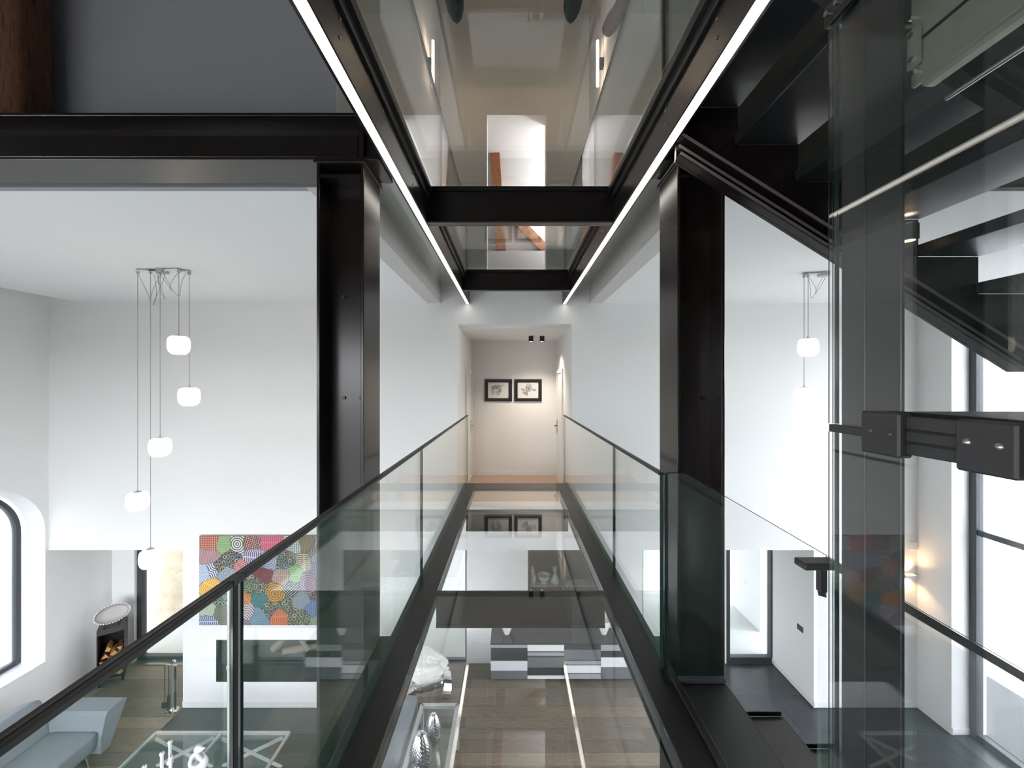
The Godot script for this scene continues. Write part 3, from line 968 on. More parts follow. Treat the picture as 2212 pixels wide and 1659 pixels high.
	# somebody's shoes stand on the upper glass
	for k in 2:
		var ss := mb()
		var g := []
		for v in 41:
			var tt := v / 40.0
			var half := 0.036 * sqrt(maxf(0.0, 1.0 - pow(maxf(0.0, tt * 5.0 - 4.0), 2.0))) * (0.85 + 0.25 * sin(tt * PI)) + 0.0005
			var hh := lerpf(0.1, 0.045, smoothstep(0.2, 0.8, tt)) * (1.0 if tt < 0.92 else 0.6)
			var ring := []
			for u in 16:
				var a := TAU * u / 16.0
				ring.append(Vector3(half * cos(a), maxf(0.0, hh * 0.45 + hh * 0.55 * sin(a)), -tt * 0.29))
			g.append(ring)
		grid(ss, g, Vector3(0, 0.03, -0.14), true)
		var o := obj("shoe", ss, M.shoe_black)
		o.position = Vector3([-0.236, 0.25][k], 3.086, -1.40)
		tag(o, ["black shoe standing on the upper glass floor, the left one", "black shoe standing on the upper glass floor, the right one"][k], "shoe", "shoes on the upper glass floor")

# ------------------------------------------------------------------ stairs on the right
func build_stairs() -> void:
	# upper flight: from the upper bridge down to the right
	var sl := 0.628
	for s in 2:
		var z0: float = [-2.03, -1.06][s]
		var z1: float = [-2.05, -1.04][s]
		var t := thing("stair_stringer", ["dark sloping steel stringer in front of the right column", "near dark stringer of the upper stair beside the lift"][s], "stringer")
		var y0 := 2.71
		var xa := 0.845
		var xb := 2.575
		var yb := y0 - sl * (xb - 0.81)
		var ya := y0 - sl * (xa - 0.81)
		var st := mb()
		var saw := [Vector2(xa, ya), Vector2(xb, yb), Vector2(4.55, yb), Vector2(4.55, 1.457), Vector2(3.34, 1.457)]
		saw = [Vector2(xa, ya), Vector2(xb, yb), Vector2(3.33, yb)]
		for k in range(7, -1, -1):
			var yk: float = 3.02 - 0.192 * k - 0.056
			saw.append(Vector2(0.86 + 0.31 * (k + 1) - 0.004, yk))
			saw.append(Vector2(maxf(xa, 0.86 + 0.31 * k - 0.004), yk))
		prism(st, saw, 2, z0, z1)
		obj("web", st, M.steel, t)
		var zf: float = z0 + 0.05 if s == 0 else z0 - 0.05
		for q in [0.0, 0.05, 0.1]:
			if q != 0.05:
				st = mb()
				bar(st, Vector3(xa, ya + q + 0.01, zf - 0.02), Vector3(xb, yb + q + 0.01, zf - 0.02), 0.05, 0.02, Vector3(0, 1, 0))
				obj("flange", st, M.steel, t)
			else:
				st = mb()
				bar(st, Vector3(xa, ya + q + 0.01, zf - 0.03), Vector3(xb, yb + q + 0.01, zf - 0.03), 0.03, 0.014, Vector3(0, 1, 0))
				obj("rib", st, M.steel, t)
			st = mb()
			var ze: float = zf + (0.0065 if s == 0 else -0.0465)
			bar(st, Vector3(xa, ya + q + 0.012, ze - (0.02 if q == 0.05 and s == 0 else 0.0)), Vector3(xb, yb + q + 0.012, ze - (0.02 if q == 0.05 and s == 0 else 0.0)), 0.003, 0.014, Vector3(0, 1, 0))
			obj("edge_line", st, M.edge_highlight, t)
	var us := thing("upper_stair", "upper flight of open dark steel treads between two stringers", "stair")
	for k in 8:
		var x1: float = 0.86 + 0.31 * (k + 1)
		var y: float = 3.02 - 0.192 * k
		obj("tread", bx(x1 - 0.335, x1, y - 0.055, y, -1.062, -2.028, 0.004), M.tread_steel, us)
	obj("landing", bx(3.34, 4.6, 1.46, 1.55, -1.062, -2.028, 0.004), M.tread_steel, us)
	# a small up and down light on the stringer
	var wl := thing("stair_lamp", "small black cylinder lamp lighting the stringer up and down", "wall lamp", Vector3(1.99, 2.3, -1.975))
	var cs := mb()
	lathe(cs, [[0.0, -0.04], [0.036, -0.04], [0.04, -0.036], [0.04, 0.036], [0.036, 0.04], [0.0, 0.04]], Vector3.ZERO, 20)
	obj("housing", cs, M.frame_black, wl)
	obj("bracket", bx(-0.02, 0.02, -0.02, 0.02, -0.055, 0.0), M.frame_black, wl)
	for dd in [-1.0, 1.0]:
		cs = mb()
		lathe(cs, [[0.0, dd * 0.041], [0.026, dd * 0.041], [0.027, dd * 0.042]], Vector3.ZERO, 16)
		obj("lens_light", cs, M.warm_glow, wl)
		var sp := SpotLight3D.new()
		sp.name = "stair_beam"
		sp.position = Vector3(0, dd * 0.05, 0)
		sp.rotation = Vector3(dd * PI / 2, 0, 0)
		sp.spot_angle = 50.0
		sp.light_energy = 0.15
		sp.light_size = 0.02
		sp.spot_range = 8.0
		sp.spot_attenuation = 2.0
		sp.light_color = Color(1.0, 0.9, 0.74)
		sp.shadow_enabled = true
		wl.add_child(sp, true)
	# lower flight: from the bridge down to the right
	var ls := thing("lower_stair", "lower flight of dark steel plate treads leading down beside the bridge", "stair")
	for k in 9:
		var x0: float = 0.862 if k == 0 else 1.10 + 0.29 * (k - 1) - 0.03
		var x1: float = 1.10 + 0.29 * k
		var y: float = -0.002 - 0.165 * k
		obj("tread", bx(x0, x1, y - 0.04, y, -0.4 if k == 0 else -1.12, -2.02, 0.003), M.tread_steel, ls)
		obj("nosing", bx(x1 - 0.004, x1 + 0.001, y - 0.006, y + 0.001, -0.4 if k == 0 else -1.12, -2.02), M.steel_edge, ls)
	for k in [1, 2, 3]:
		obj("shoe_rail", bx(1.10 + 0.29 * (k - 1), 1.10 + 0.29 * k - 0.005, -0.002 - 0.165 * k, 0.02 - 0.165 * k, -2.02, -2.028, 0.002), M.black_steel, ls)
	for z in [-1.3, -1.85]:
		var st := mb()
		prism(st, [Vector2(0.95, -0.22), Vector2(1.12, -0.26), Vector2(3.6, -0.26 - 0.569 * 2.48), Vector2(3.6, -0.45 - 0.569 * 2.48), Vector2(0.95, -0.4)], 2, z - 0.008, z + 0.008)
		obj("stringer", st, M.steel, ls)
	obj("shoe_rail", bx(0.862, 1.10, 0.0, 0.022, -2.02, -2.05, 0.003), M.anthracite, ls)
	# glass at the far side of the lower flight: level start, then falling
	var t := thing("stair_glass_panel", "glass panel of the lower stair in front of the right column", "railing")
	var poly := [Vector2(0.80, 0.0), Vector2(0.80, 1.08), Vector2(0.895, 1.08), Vector2(3.2, 1.08 - 0.583 * 2.305), Vector2(3.2, -1.7), Vector2(1.1, -0.45), Vector2(0.868, -0.3), Vector2(0.868, 0.0)]
	var gs := mb()
	prism(gs, poly, 2, -2.03, -2.048)
	obj("pane", gs, M.stair_glass, t)
	gs = mb()
	bar(gs, Vector3(0.895, 1.08, -2.039), Vector3(3.2, 1.08 - 0.583 * 2.305, -2.039), 0.018, 0.003)
	bar(gs, Vector3(0.80, 1.08, -2.039), Vector3(0.895, 1.08, -2.039), 0.018, 0.003)
	bar(gs, Vector3(0.80, 0.0, -2.039), Vector3(0.80, 1.08, -2.039), 0.003, 0.018)
	obj("glass_edge", gs, M.glass_rim, t)
	# near side of the lower flight: glass and flat dark handrail on brackets
	t = thing("stair_near_glass", "greenish glass panel under the dark sloping handrail at right", "railing")
	gs = mb()
	prism(gs, [Vector2(0.90, 0.0), Vector2(0.90, 0.99), Vector2(0.93, 0.99), Vector2(3.2, 0.99 - 0.592 * 2.27), Vector2(3.2, -1.3), Vector2(1.1, 0.0)], 2, -1.145, -1.16)
	obj("pane", gs, M.rail_glass, t)
	var hr := thing("stair_handrail", "flat dark handrail descending to the right from its level end", "handrail")
	gs = mb()
	bx(0.812, 0.905, 1.022, 1.042, -1.09, -1.135, 0.003, gs)
	bar(gs, Vector3(0.9, 1.034, -1.1125), Vector3(3.2, 1.034 - 0.592 * 2.3, -1.1125), 0.045, 0.022)
	obj("rail", gs, M.clamp_black, hr)
	for x in [0.875, 1.9]:
		var y: float = 1.03 - maxf(0.0, x - 0.9) * 0.592
		gs = mb()
		bar(gs, Vector3(x, y - 0.01, -1.112), Vector3(x, y - 0.075, -1.112), 0.018, 0.018)
		bar(gs, Vector3(x, y - 0.07, -1.112), Vector3(x + 0.03, y - 0.1, -1.146), 0.018, 0.018)
		obj("bracket", gs, M.clamp_black, hr)

# ------------------------------------------------------------------ glass lift at the right edge
func lift_pane(t: Node3D, called: String, x0: float, x1: float, y0: float, y1: float, z0: float, z1: float) -> void:
	obj(called, bx(x0, x1, y0, y1, z0, z1), M.lift_glass, t)

func build_lift() -> void:
	var t := thing("lift_shaft", "glass lift shaft standing close at the right of the bridge", "lift")
	# glass wall toward the bridge, upper and lower sheet with a gap between
	lift_pane(t, "upper_pane", 0.83, 0.842, 1.437, 2.47, -1.03, 0.5)
	lift_pane(t, "lower_pane", 0.83, 0.842, 0.02, 1.416, -1.03, 0.5)
	lift_pane(t, "back_pane", 0.845, 2.2, 1.437, 2.47, -1.018, -1.03)
	lift_pane(t, "back_pane", 0.845, 2.2, 0.02, 1.416, -1.018, -1.03)
	for q in [[1.437, 2.47], [0.02, 1.416]]:
		for x in [0.83, 0.8405]:
			obj("glass_edge", bx(x, x + 0.0015, q[0], q[1], -1.0325, -1.0305), M.glass_rim, t)
		obj("glass_edge", bx(0.8445, 0.846, q[0], q[1], -1.017, -1.031), M.glass_rim, t)
		obj("glass_edge", bx(0.8302, 0.8418, q[1], q[1] + 0.002, -1.03, 0.5), M.glass_rim, t)
	# dark mullion behind the glass, in two plates
	obj("mullion", bx(0.848, 0.858, 0.0, 2.9, -0.858, -0.944, 0.002), M.dark_panel, t)
	obj("mullion", bx(0.848, 0.858, 0.0, 2.9, -0.946, -1.014, 0.002), M.mullion_grey, t)
	# head gear over the door
	var h := obj("door_header", bx(0.872, 0.884, 2.185, 2.75, 0.5, -0.863, 0.004), M.lift_metal, t)
	obj("header_lip", bx(0.869, 0.9, 2.17, 2.187, 0.5, -0.84, 0.006), M.lift_metal, h)
	obj("groove", bx(0.8705, 0.8725, 2.272, 2.279, 0.5, -0.845), M.rubber, h)
	obj("corner_bracket", bx(0.866, 0.8725, 2.225, 2.31, -0.835, -0.866, 0.004), M.lift_metal, h)
	for p in [[-0.852, 2.242], [-0.852, 2.295], [-0.855, 2.335], [-0.855, 2.39], [-0.845, 2.21]]:
		var bs := mb()
		tube(bs, [Vector3(0.872, p[1], p[0]), Vector3(0.862, p[1], p[0])], 0.006, 8)
		obj("bolt", bs, M.chrome, h)
	var rs := mb()
	tube(rs, [Vector3(0.905, 2.135, -0.82), Vector3(0.905, 2.135, 0.5)], 0.005, 10)
	obj("guide_rod", rs, M.satin_steel, t)
	obj("top_rail", bx(0.822, 0.86, 2.474, 2.53, -1.04, 0.5, 0.004), M.black_steel, t)
	for z in [-1.02, -0.99]:
		var bs := mb()
		tube(bs, [Vector3(0.822, 2.5, z), Vector3(0.812, 2.5, z)], 0.007, 8)
		obj("bolt", bs, M.chrome, t)
	# clamp rail across the glass at eye height
	var c := thing("clamp_rail", "black bolted clamp rail across the lift glass at eye height", "clamp")
	obj("strip", bx(0.829, 0.845, 1.4175, 1.4355, -1.03, -0.5, 0.001), M.clamp_black, c)
	obj("block", bx(0.798, 0.829, 1.386, 1.479, -0.812, -0.902, 0.004), M.clamp_black, c)
	obj("arm", bx(0.812, 0.829, 1.395, 1.473, -0.5, -0.812, 0.002), M.clamp_black, c)
	for y in [1.42, 1.445]:
		obj("slot", bx(0.8105, 0.812, y - 0.003, y + 0.003, -0.712, -0.812), M.rubber, c)
	obj("end_plate", bx(0.798, 0.829, 1.386, 1.477, -0.622, -0.71, 0.004), M.clamp_black, c)
	obj("top_plate", bx(0.845, 1.2, 1.47, 1.48, -0.3, -0.86, 0.002), M.black_steel, c)
	for p in [[-0.878, 1.436, 0.798], [-0.833, 1.434, 0.798], [-0.691, 1.438, 0.798], [-0.645, 1.437, 0.798]]:
		var bs := mb()
		lathe(bs, [[0.0, 0.004], [0.003, 0.004], [0.0065, 0.0], [0.0065, -0.002]], Vector3.ZERO, 14)
		var b := obj("screw", bs, M.satin_steel if p[0] > -0.75 else M.steel_edge, c)
		b.position = Vector3(p[2], p[1], p[0])
		b.rotation = Vector3(0, 0, PI / 2)
	# small lamp on the far wall behind the lift
	var wl := thing("glow_lamp", "small wall lamp glowing warm up and down behind the lift glass", "wall lamp", Vector3(6.13, -1.42, W1))
	obj("body", bx(-0.09, 0.09, -0.02, 0.02, 0.0, 0.09, 0.006), M.white_paint, wl)
	for dd in [-1.0, 1.0]:
		obj("lens_light", bx(-0.075, 0.075, dd * 0.021, dd * 0.024, 0.015, 0.075), M.warm_glow, wl)
		var sp := SpotLight3D.new()
		sp.name = "glow_beam"
		sp.position = Vector3(0, dd * 0.04, 0.045)
		sp.rotation = Vector3(dd * PI / 2, 0, 0)
		sp.spot_angle = 65.0
		sp.light_energy = 0.4
		sp.light_size = 0.04
		sp.spot_range = 8.0
		sp.spot_attenuation = 2.0
		sp.light_color = Color(1.0, 0.8, 0.58)
		sp.shadow_enabled = true
		wl.add_child(sp, true)
	tag(obj("thermostat", bx(6.19, 6.29, -1.03, -0.91, W1, W1 + 0.025, 0.005), M.white_paint), "small white thermostat box on the far wall near the right corner", "thermostat")
	var sw := thing("switch_plate", "dark switch plate on the recess side wall", "switch", Vector3(4.69, -2.43, -6.4))
	obj("plate", bx(-0.012, 0.0, -0.045, 0.045, -0.065, 0.065, 0.003), M.switch_dark, sw)
	obj("rocker", bx(-0.016, -0.012, -0.03, 0.03, -0.05, 0.05, 0.002), M.black_steel, sw)

# ------------------------------------------------------------------ fireplace wall and what stands by it
func painting_tex() -> ImageTexture:
	var w := 780
	var h := 552
	var im := Image.create(w, h, false, Image.FORMAT_RGB8)
	# patches: centre, size, kind (0 rings, 1 stripes, 2 waves, 3 grid dots, 4 hatch), ground colour, line colour, angle
	var ps := [
		[0.09, 0.08, 3, Color(0.72, 0.3, 0.2), Color(0.95, 0.8, 0.7), 0.0], [0.2, 0.09, 4, Color(0.62, 0.75, 0.5), Color(0.45, 0.62, 0.4), 1.5], [0.3, 0.09, 0, Color(0.4, 0.42, 0.38), Color(0.92, 0.93, 0.88), 0.0],
		[0.4, 0.08, 3, Color(0.45, 0.22, 0.2), Color(0.9, 0.75, 0.7), 0.3], [0.58, 0.07, 1, Color(0.78, 0.28, 0.4), Color(0.92, 0.5, 0.58), 0.0], [0.74, 0.1, 3, Color(0.86, 0.87, 0.86), Color(0.25, 0.27, 0.3), 0.0],
		[0.86, 0.09, 4, Color(0.5, 0.42, 0.3), Color(0.68, 0.56, 0.4), 0.0], [0.96, 0.1, 1, Color(0.6, 0.42, 0.55), Color(0.85, 0.75, 0.8), 0.2], [0.08, 0.24, 4, Color(0.78, 0.6, 0.62), Color(0.6, 0.42, 0.45), 0.0],
		[0.42, 0.24, 1, Color(0.33, 0.28, 0.48), Color(0.87, 0.84, 0.88), 0.1], [0.55, 0.28, 0, Color(0.5, 0.48, 0.66), Color(0.78, 0.77, 0.86), 0.0], [0.83, 0.28, 1, Color(0.5, 0.42, 0.3), Color(0.93, 0.89, 0.75), 1.57],
		[0.92, 0.22, 2, Color(0.42, 0.38, 0.42), Color(0.75, 0.7, 0.74), 1.4], [0.11, 0.38, 2, Color(0.3, 0.34, 0.52), Color(0.93, 0.94, 0.97), 0.8], [0.03, 0.42, 3, Color(0.6, 0.68, 0.82), Color(0.9, 0.93, 0.97), 0.7],
		[0.21, 0.42, 0, Color(0.66, 0.7, 0.74), Color(0.5, 0.54, 0.58), 0.0], [0.33, 0.36, 1, Color(0.85, 0.62, 0.62), Color(0.75, 0.35, 0.35), 1.0], [0.5, 0.43, 3, Color(0.6, 0.18, 0.22), Color(0.38, 0.1, 0.14), 0.7],
		[0.66, 0.44, 1, Color(0.66, 0.5, 0.5), Color(0.82, 0.7, 0.62), 0.0], [0.76, 0.43, 2, Color(0.42, 0.62, 0.34), Color(0.68, 0.82, 0.55), 0.3], [0.95, 0.36, 3, Color(0.55, 0.6, 0.72), Color(0.3, 0.34, 0.46), 0.0],
		[0.1, 0.56, 1, Color(0.9, 0.6, 0.14), Color(0.98, 0.82, 0.4), 0.45], [0.86, 0.53, 0, Color(0.45, 0.3, 0.42), Color(0.76, 0.62, 0.72), 0.0], [0.6, 0.65, 0, Color(0.6, 0.38, 0.1), Color(0.9, 0.66, 0.3), 0.0],
		[0.74, 0.6, 3, Color(0.13, 0.13, 0.15), Color(0.9, 0.9, 0.88), 0.8], [0.36, 0.68, 1, Color(0.78, 0.38, 0.15), Color(0.92, 0.62, 0.3), 0.9], [0.47, 0.7, 3, Color(0.3, 0.55, 0.55), Color(0.15, 0.3, 0.34), 0.5],
		[0.8, 0.72, 4, Color(0.6, 0.65, 0.68), Color(0.45, 0.5, 0.54), 0.8], [0.06, 0.82, 0, Color(0.62, 0.72, 0.58), Color(0.82, 0.87, 0.76), 0.0], [0.18, 0.84, 4, Color(0.5, 0.48, 0.42), Color(0.4, 0.38, 0.33), 1.5],
		[0.37, 0.86, 2, Color(0.52, 0.32, 0.38), Color(0.95, 0.92, 0.93), 0.5], [0.47, 0.92, 4, Color(0.5, 0.62, 0.7), Color(0.35, 0.46, 0.55), 1.4], [0.64, 0.9, 1, Color(0.78, 0.32, 0.16), Color(0.95, 0.55, 0.32), 0.0],
		[0.91, 0.82, 3, Color(0.5, 0.56, 0.76), Color(0.25, 0.3, 0.56), 0.0], [0.95, 0.95, 4, Color(0.5, 0.58, 0.42), Color(0.68, 0.75, 0.55), 0.0], [0.06, 0.96, 1, Color(0.28, 0.33, 0.55), Color(0.85, 0.88, 0.94), 0.0], [0.32, 0.97, 3, Color(0.35, 0.3, 0.36), Color(0.8, 0.76, 0.8), 0.8]]
	# pebble fields between the patches
	var fields := [[0.26, 0.24], [0.22, 0.3], [0.71, 0.24], [0.66, 0.3], [0.42, 0.52], [0.38, 0.58], [0.47, 0.57], [0.18, 0.72], [0.95, 0.68], [0.98, 0.52], [0.56, 0.82], [0.68, 0.78], [0.82, 0.93], [0.76, 0.9], [0.16, 0.34]]
	var dots := PackedVector2Array()
	var dcol := PackedColorArray()
	var r := RandomNumberGenerator.new()
	r.seed = 3
	var cell := 24
	var gw := w / cell + 2
	var dgrid := []
	for gy in h / cell + 2:
		for gx in gw:
			dots.append(Vector2((gx + r.randf_range(0.2, 0.8)) * cell, (gy + r.randf_range(0.2, 0.8)) * cell))
			dcol.append([Color(0.62, 0.72, 0.55), Color(0.8, 0.8, 0.74), Color(0.72, 0.5, 0.32), Color(0.55, 0.48, 0.66), Color(0.75, 0.68, 0.34), Color(0.5, 0.66, 0.66)][r.randi() % 6])
	var nz := FastNoiseLite.new()
	nz.seed = 9
	nz.frequency = 0.012
	for y in h:
		for x in w:
			var px := x + nz.get_noise_2d(x, y) * 15.0
			var py := y + nz.get_noise_2d(x + 900, y) * 15.0
			var best := 1e9
			var second := 1e9
			var bi := -1
			for i in ps.size():
				var dx: float = px - ps[i][0] * w
				var dy: float = py - ps[i][1] * h
				var d := sqrt(dx * dx + dy * dy) * (0.88 if ps[i][2] == 0 else 1.0)
				if d < best:
					second = best; best = d; bi = i
				elif d < second:
					second = d
			for i in fields.size():
				var dx: float = px - fields[i][0] * w
				var dy: float = py - fields[i][1] * h
				var d := sqrt(dx * dx + dy * dy) * 1.05
				if d < best:
					second = best; best = d; bi = -1 - i
				elif d < second:
					second = d
			var c: Color
			if bi < 0:
				var gx := x / cell
				var gy := y / cell
				var dm := 1e9
				var di := 0
				for oy in [-1, 0, 1]:
					for ox in [-1, 0, 1]:
						var k: int = (gy + oy) * gw + gx + ox
						if k < 0 or k >= dots.size():
							continue
						var q := dots[k].distance_to(Vector2(x, y))
						if q < dm:
							dm = q; di = k
				c = Color(0.12, 0.12, 0.13) if dm < 6.2 else dcol[di] if dm < 10.5 else Color(0.34, 0.36, 0.34)
			else:
				var p: Array = ps[bi]
				var dx: float = x - p[0] * w
				var dy: float = y - p[1] * h
				var ca := cos(p[5])
				var sa := sin(p[5])
				var u := dx * ca + dy * sa
				var v := -dx * sa + dy * ca
				var on := false
				match p[2]:
					0: on = fmod(sqrt(dx * dx + dy * dy) + 2.0, 14.0) < 6.5
					1: on = fmod(absf(u + 500.0 + 1.5 * sin(v * 0.2)), 12.0) < 5.6 or absf(v) < 2.6
					2: on = fmod(absf(v + 500.0 + 5.0 * sin(u * 0.12)), 14.0) < 6.8
					3: on = fmod(absf(u + 500.0), 13.0) < 7.4 and fmod(absf(v + 500.0), 11.0) < 6.2
					4: on = fmod(absf(u + 500.0 + 3.0 * sin(v * 0.05)), 10.0) < 3.2
				c = p[4] if on else p[3]
			if second - best < 3.0:
				c = c.lerp(Color(0.3, 0.3, 0.3), 0.6)
			var gr := c.get_luminance()
			im.set_pixel(x, y, c.lerp(Color(gr, gr, gr), 0.18) * 0.9)
	return ImageTexture.create_from_image(im)

func build_fireplace_side() -> void:
	# fireplace wall block with a long niche
	var st := bx(-5.115, -4.6, FLOOR_Y, -1.04, W1, W2)
	bx(-4.6, -2.5, FLOOR_Y, -3.09, W1, W2, 0, st)
	bx(-4.6, -2.5, -2.435, -1.04, W1, W2, 0, st)
	bx(-2.7, -2.5, -3.09, -2.435, W1, W2, 0, st)
	bx(-4.6, -2.7, -3.09, -2.435, W1 - 0.55, W2, 0, st)
	struct("wall_fireplace", st, M.white_wall, "white fireplace wall below the colourful painting", "wall")
	var f := thing("fireplace", "long dark horizontal fireplace niche in the white wall", "fireplace")
	obj("floor_plate", bx(-4.6, -2.7, -3.09, -3.075, W1 - 0.002, W1 - 0.55), M.niche_dark, f)
	obj("top_plate", bx(-4.6, -2.7, -2.45, -2.435, W1 - 0.002, W1 - 0.55), M.niche, f)
	obj("side_plate", bx(-4.6, -4.588, -3.075, -2.45, W1 - 0.002, W1 - 0.55), M.niche, f)
	obj("side_plate", bx(-2.712, -2.7, -3.075, -2.45, W1 - 0.002, W1 - 0.55), M.niche, f)
	obj("back_plate", bx(-4.588, -2.712, -3.075, -2.45, W1 - 0.54, W1 - 0.55), M.niche, f)
	obj("grate_step", bx(-4.588, -2.712, -3.075, -2.88, W1 - 0.35, W1 - 0.54, 0.004), M.niche_dark, f)
	var logs := [[Vector3(-3.95, -2.85, -6.5), Vector3(-3.62, -2.52, -6.52), 0.055], [Vector3(-3.35, -2.85, -6.48), Vector3(-3.58, -2.53, -6.55), 0.045], [Vector3(-3.75, -2.84, -6.42), Vector3(-3.2, -2.8, -6.58), 0.05]]
	for k in 3:
		var ls := mb()
		var a: Vector3 = logs[k][0]
		var b: Vector3 = logs[k][1]
		var pts := []
		var rr := []
		for i in 7:
			var q := i / 6.0
			pts.append(a.lerp(b, q) + Vector3(0.012 * sin(q * 7.0 + k), 0.01 * cos(q * 5.0), 0.0))
			rr.append(logs[k][2] * (1.0 + 0.15 * sin(q * 9.0 + k * 2.0)))
		tube(ls, pts, rr, 9)
		tag(obj("driftwood_log", ls, M.drift_wood), ["brown log leaning to the right in the fireplace niche", "brown log leaning to the left in the fireplace niche", "brown log lying flat under the leaning logs in the niche"][k], "log", "logs in the fireplace niche")
	# silver wire ball
	st = mb()
	var c0 := Vector3(-4.43, -2.955, -6.27)
	for k in 9:
		var pts := []
		var ax := Vector3(cos(k * 0.7), 0.25 * sin(k * 2.1), sin(k * 0.7)).normalized()
		var b1 := ax.cross(Vector3.UP).normalized()
		var b2 := ax.cross(b1)
		for i in 21:
			var a := TAU * i / 20.0
			pts.append(c0 + (b1 * cos(a) * 0.85 + b2 * sin(a)) * 0.115)
		tube(st, pts, 0.006, 6, false)
	tag(obj("wire_ball", st, M.chrome), "silver wire ball ornament in the left end of the fireplace niche", "ornament")
	# painting on canvas
	var p := thing("painting", "large colourful patchwork painting of rings, stripes and dots over the fireplace", "painting", Vector3(-3.85, -1.49, W1 + 0.003))
	obj("canvas", bx(-0.975, 0.975, -0.69, 0.69, 0.0, 0.045, 0.003), M.stone_wall, p)
	var pm := mat("painted_canvas", Color.WHITE, 0.65)
	pm.albedo_texture = painting_tex()
	var qm := QuadMesh.new()
	qm.size = Vector2(1.946, 1.376)
	var pq := obj("painted_face", qm, pm, p)
	pq.position.z = 0.0465
	# fire tools on a stand
	var t := thing("fire_tools", "slim stand with black fire tools at the corner of the fireplace wall", "fire tools", Vector3(-5.22, FLOOR_Y, -6.05))
	st = mb()
	lathe(st, [[0.0, 0.0], [0.085, 0.0], [0.085, 0.012], [0.02, 0.022], [0.0, 0.022]], Vector3.ZERO, 20)
	obj("base", st, M.chrome, t)
	st = mb()
	tube(st, [Vector3(0, 0.02, 0), Vector3(0, 0.72, 0)], 0.009, 8)
	obj("pole", st, M.satin_steel, t)
	st = mb()
	tube(st, [Vector3(0, 0.72, 0), Vector3(0.0, 0.77, 0), Vector3(0.03, 0.79, 0), Vector3(0.05, 0.76, 0)], 0.011, 8)
	tube(st, [Vector3(-0.1, 0.71, 0), Vector3(0.07, 0.71, 0)], 0.008, 8)
	obj("hook", st, M.chrome, t)
	for k in 3:
		var x: float = [-0.1, -0.04, 0.06][k]
		st = mb()
		tube(st, [Vector3(x, 0.15, 0.02), Vector3(x, 0.70, 0.02)], 0.006, 6)
		if k == 0:
			bx(x - 0.045, x + 0.03, 0.06, 0.15, 0.0, 0.03, 0.004, st)
		elif k == 1:
			tube(st, [Vector3(x, 0.04, 0.02), Vector3(x, 0.26, 0.02)], 0.022, 8)
		else:
			tube(st, [Vector3(x, 0.05, 0.02), Vector3(x, 0.3, 0.02)], 0.014, 8)
			tube(st, [Vector3(x, 0.5, 0.02), Vector3(x, 0.68, 0.02)], 0.014, 8)
		obj(["shovel", "brush", "poker"][k], st, M.frame_black, t)
	# firewood box on castors with logs and a tray on top
	var at := Vector3(-6.80, FLOOR_Y, -6.70)
	var yaw := deg_to_rad(38)
	var fb := thing("firewood_box", "tall dark metal firewood box on castors in the left corner", "firewood box", at, yaw)
	obj("side", bx(-0.17, -0.158, 0.09, 0.95, -0.15, 0.15, 0.002), M.trolley_metal, fb)
	obj("side", bx(0.158, 0.17, 0.09, 0.95, -0.15, 0.15, 0.002), M.trolley_metal, fb)
	obj("top", bx(-0.158, 0.158, 0.86, 0.95, -0.15, 0.15, 0.002), M.trolley_metal, fb)
	obj("bottom", bx(-0.158, 0.158, 0.09, 0.11, -0.15, 0.15, 0.002), M.trolley_metal, fb)
	obj("back", bx(-0.158, 0.158, 0.11, 0.86, -0.15, -0.14), M.frame_black, fb)
	for q in [[-0.14, 0.12], [0.14, 0.12], [-0.14, -0.12], [0.14, -0.12]]:
		st = mb()
		tube(st, [Vector3(q[0] - 0.012, 0.04, q[1]), Vector3(q[0] + 0.012, 0.04, q[1])], 0.04, 14)
		bx(q[0] - 0.014, q[0] + 0.014, 0.06, 0.09, q[1] - 0.02, q[1] + 0.02, 0.002, st)
		obj("castor", st, M.rubber, fb)
	var spots := [[-0.1, 0.17, 0.062], [0.02, 0.17, 0.058], [0.104, 0.165, 0.048], [-0.09, 0.28, 0.06], [0.03, 0.275, 0.056], [0.106, 0.26, 0.044], [-0.11, 0.385, 0.05], [-0.01, 0.385, 0.055], [0.09, 0.365, 0.058], [-0.07, 0.485, 0.055], [0.04, 0.49, 0.055], [0.104, 0.475, 0.043], [0.1, 0.57, 0.05], [-0.03, 0.585, 0.045]]
	for k in spots.size():
		st = mb()
		var n := 3 + k % 3
		var poly := []
		for i in n:
			var a := TAU * i / n + k * 1.1
			poly.append(Vector2(cos(a), sin(a)) * spots[k][2] * (0.9 + 0.2 * sin(k * 3.0 + i)))
		prism(st, poly, 2, -0.12, 0.125)
		var lg := thing("firewood_log", "split log in the firewood box", "log", at + Vector3(spots[k][0], spots[k][1], 0.0).rotated(Vector3.UP, yaw), yaw, "split logs in the firewood box")
		lg.set_meta("label", "split pale log in the %s row of the firewood box, %s" % [["bottom", "second", "third", "fourth", "top"][k / 3], (["at its left", "in its middle", "at its right"] if k < 12 else ["at its right", "at its left"])[k % 3]])
		obj("wood", st, M.log_bark if k % 3 == 0 else M.log_cut, lg)
		st = mb()
		var small := []
		for q in poly:
			small.append(q * 0.97)
		prism(st, small, 2, 0.125, 0.127)
		obj("cut_end", st, M.log_cut, lg)
	var pt := thing("oval_tray", "large silvery oval tray leaning on a black easel on the firewood box", "tray", at + Vector3(0.0, 1.13, 0.02).rotated(Vector3.UP, yaw), yaw)
	st = mb()
	var g := []
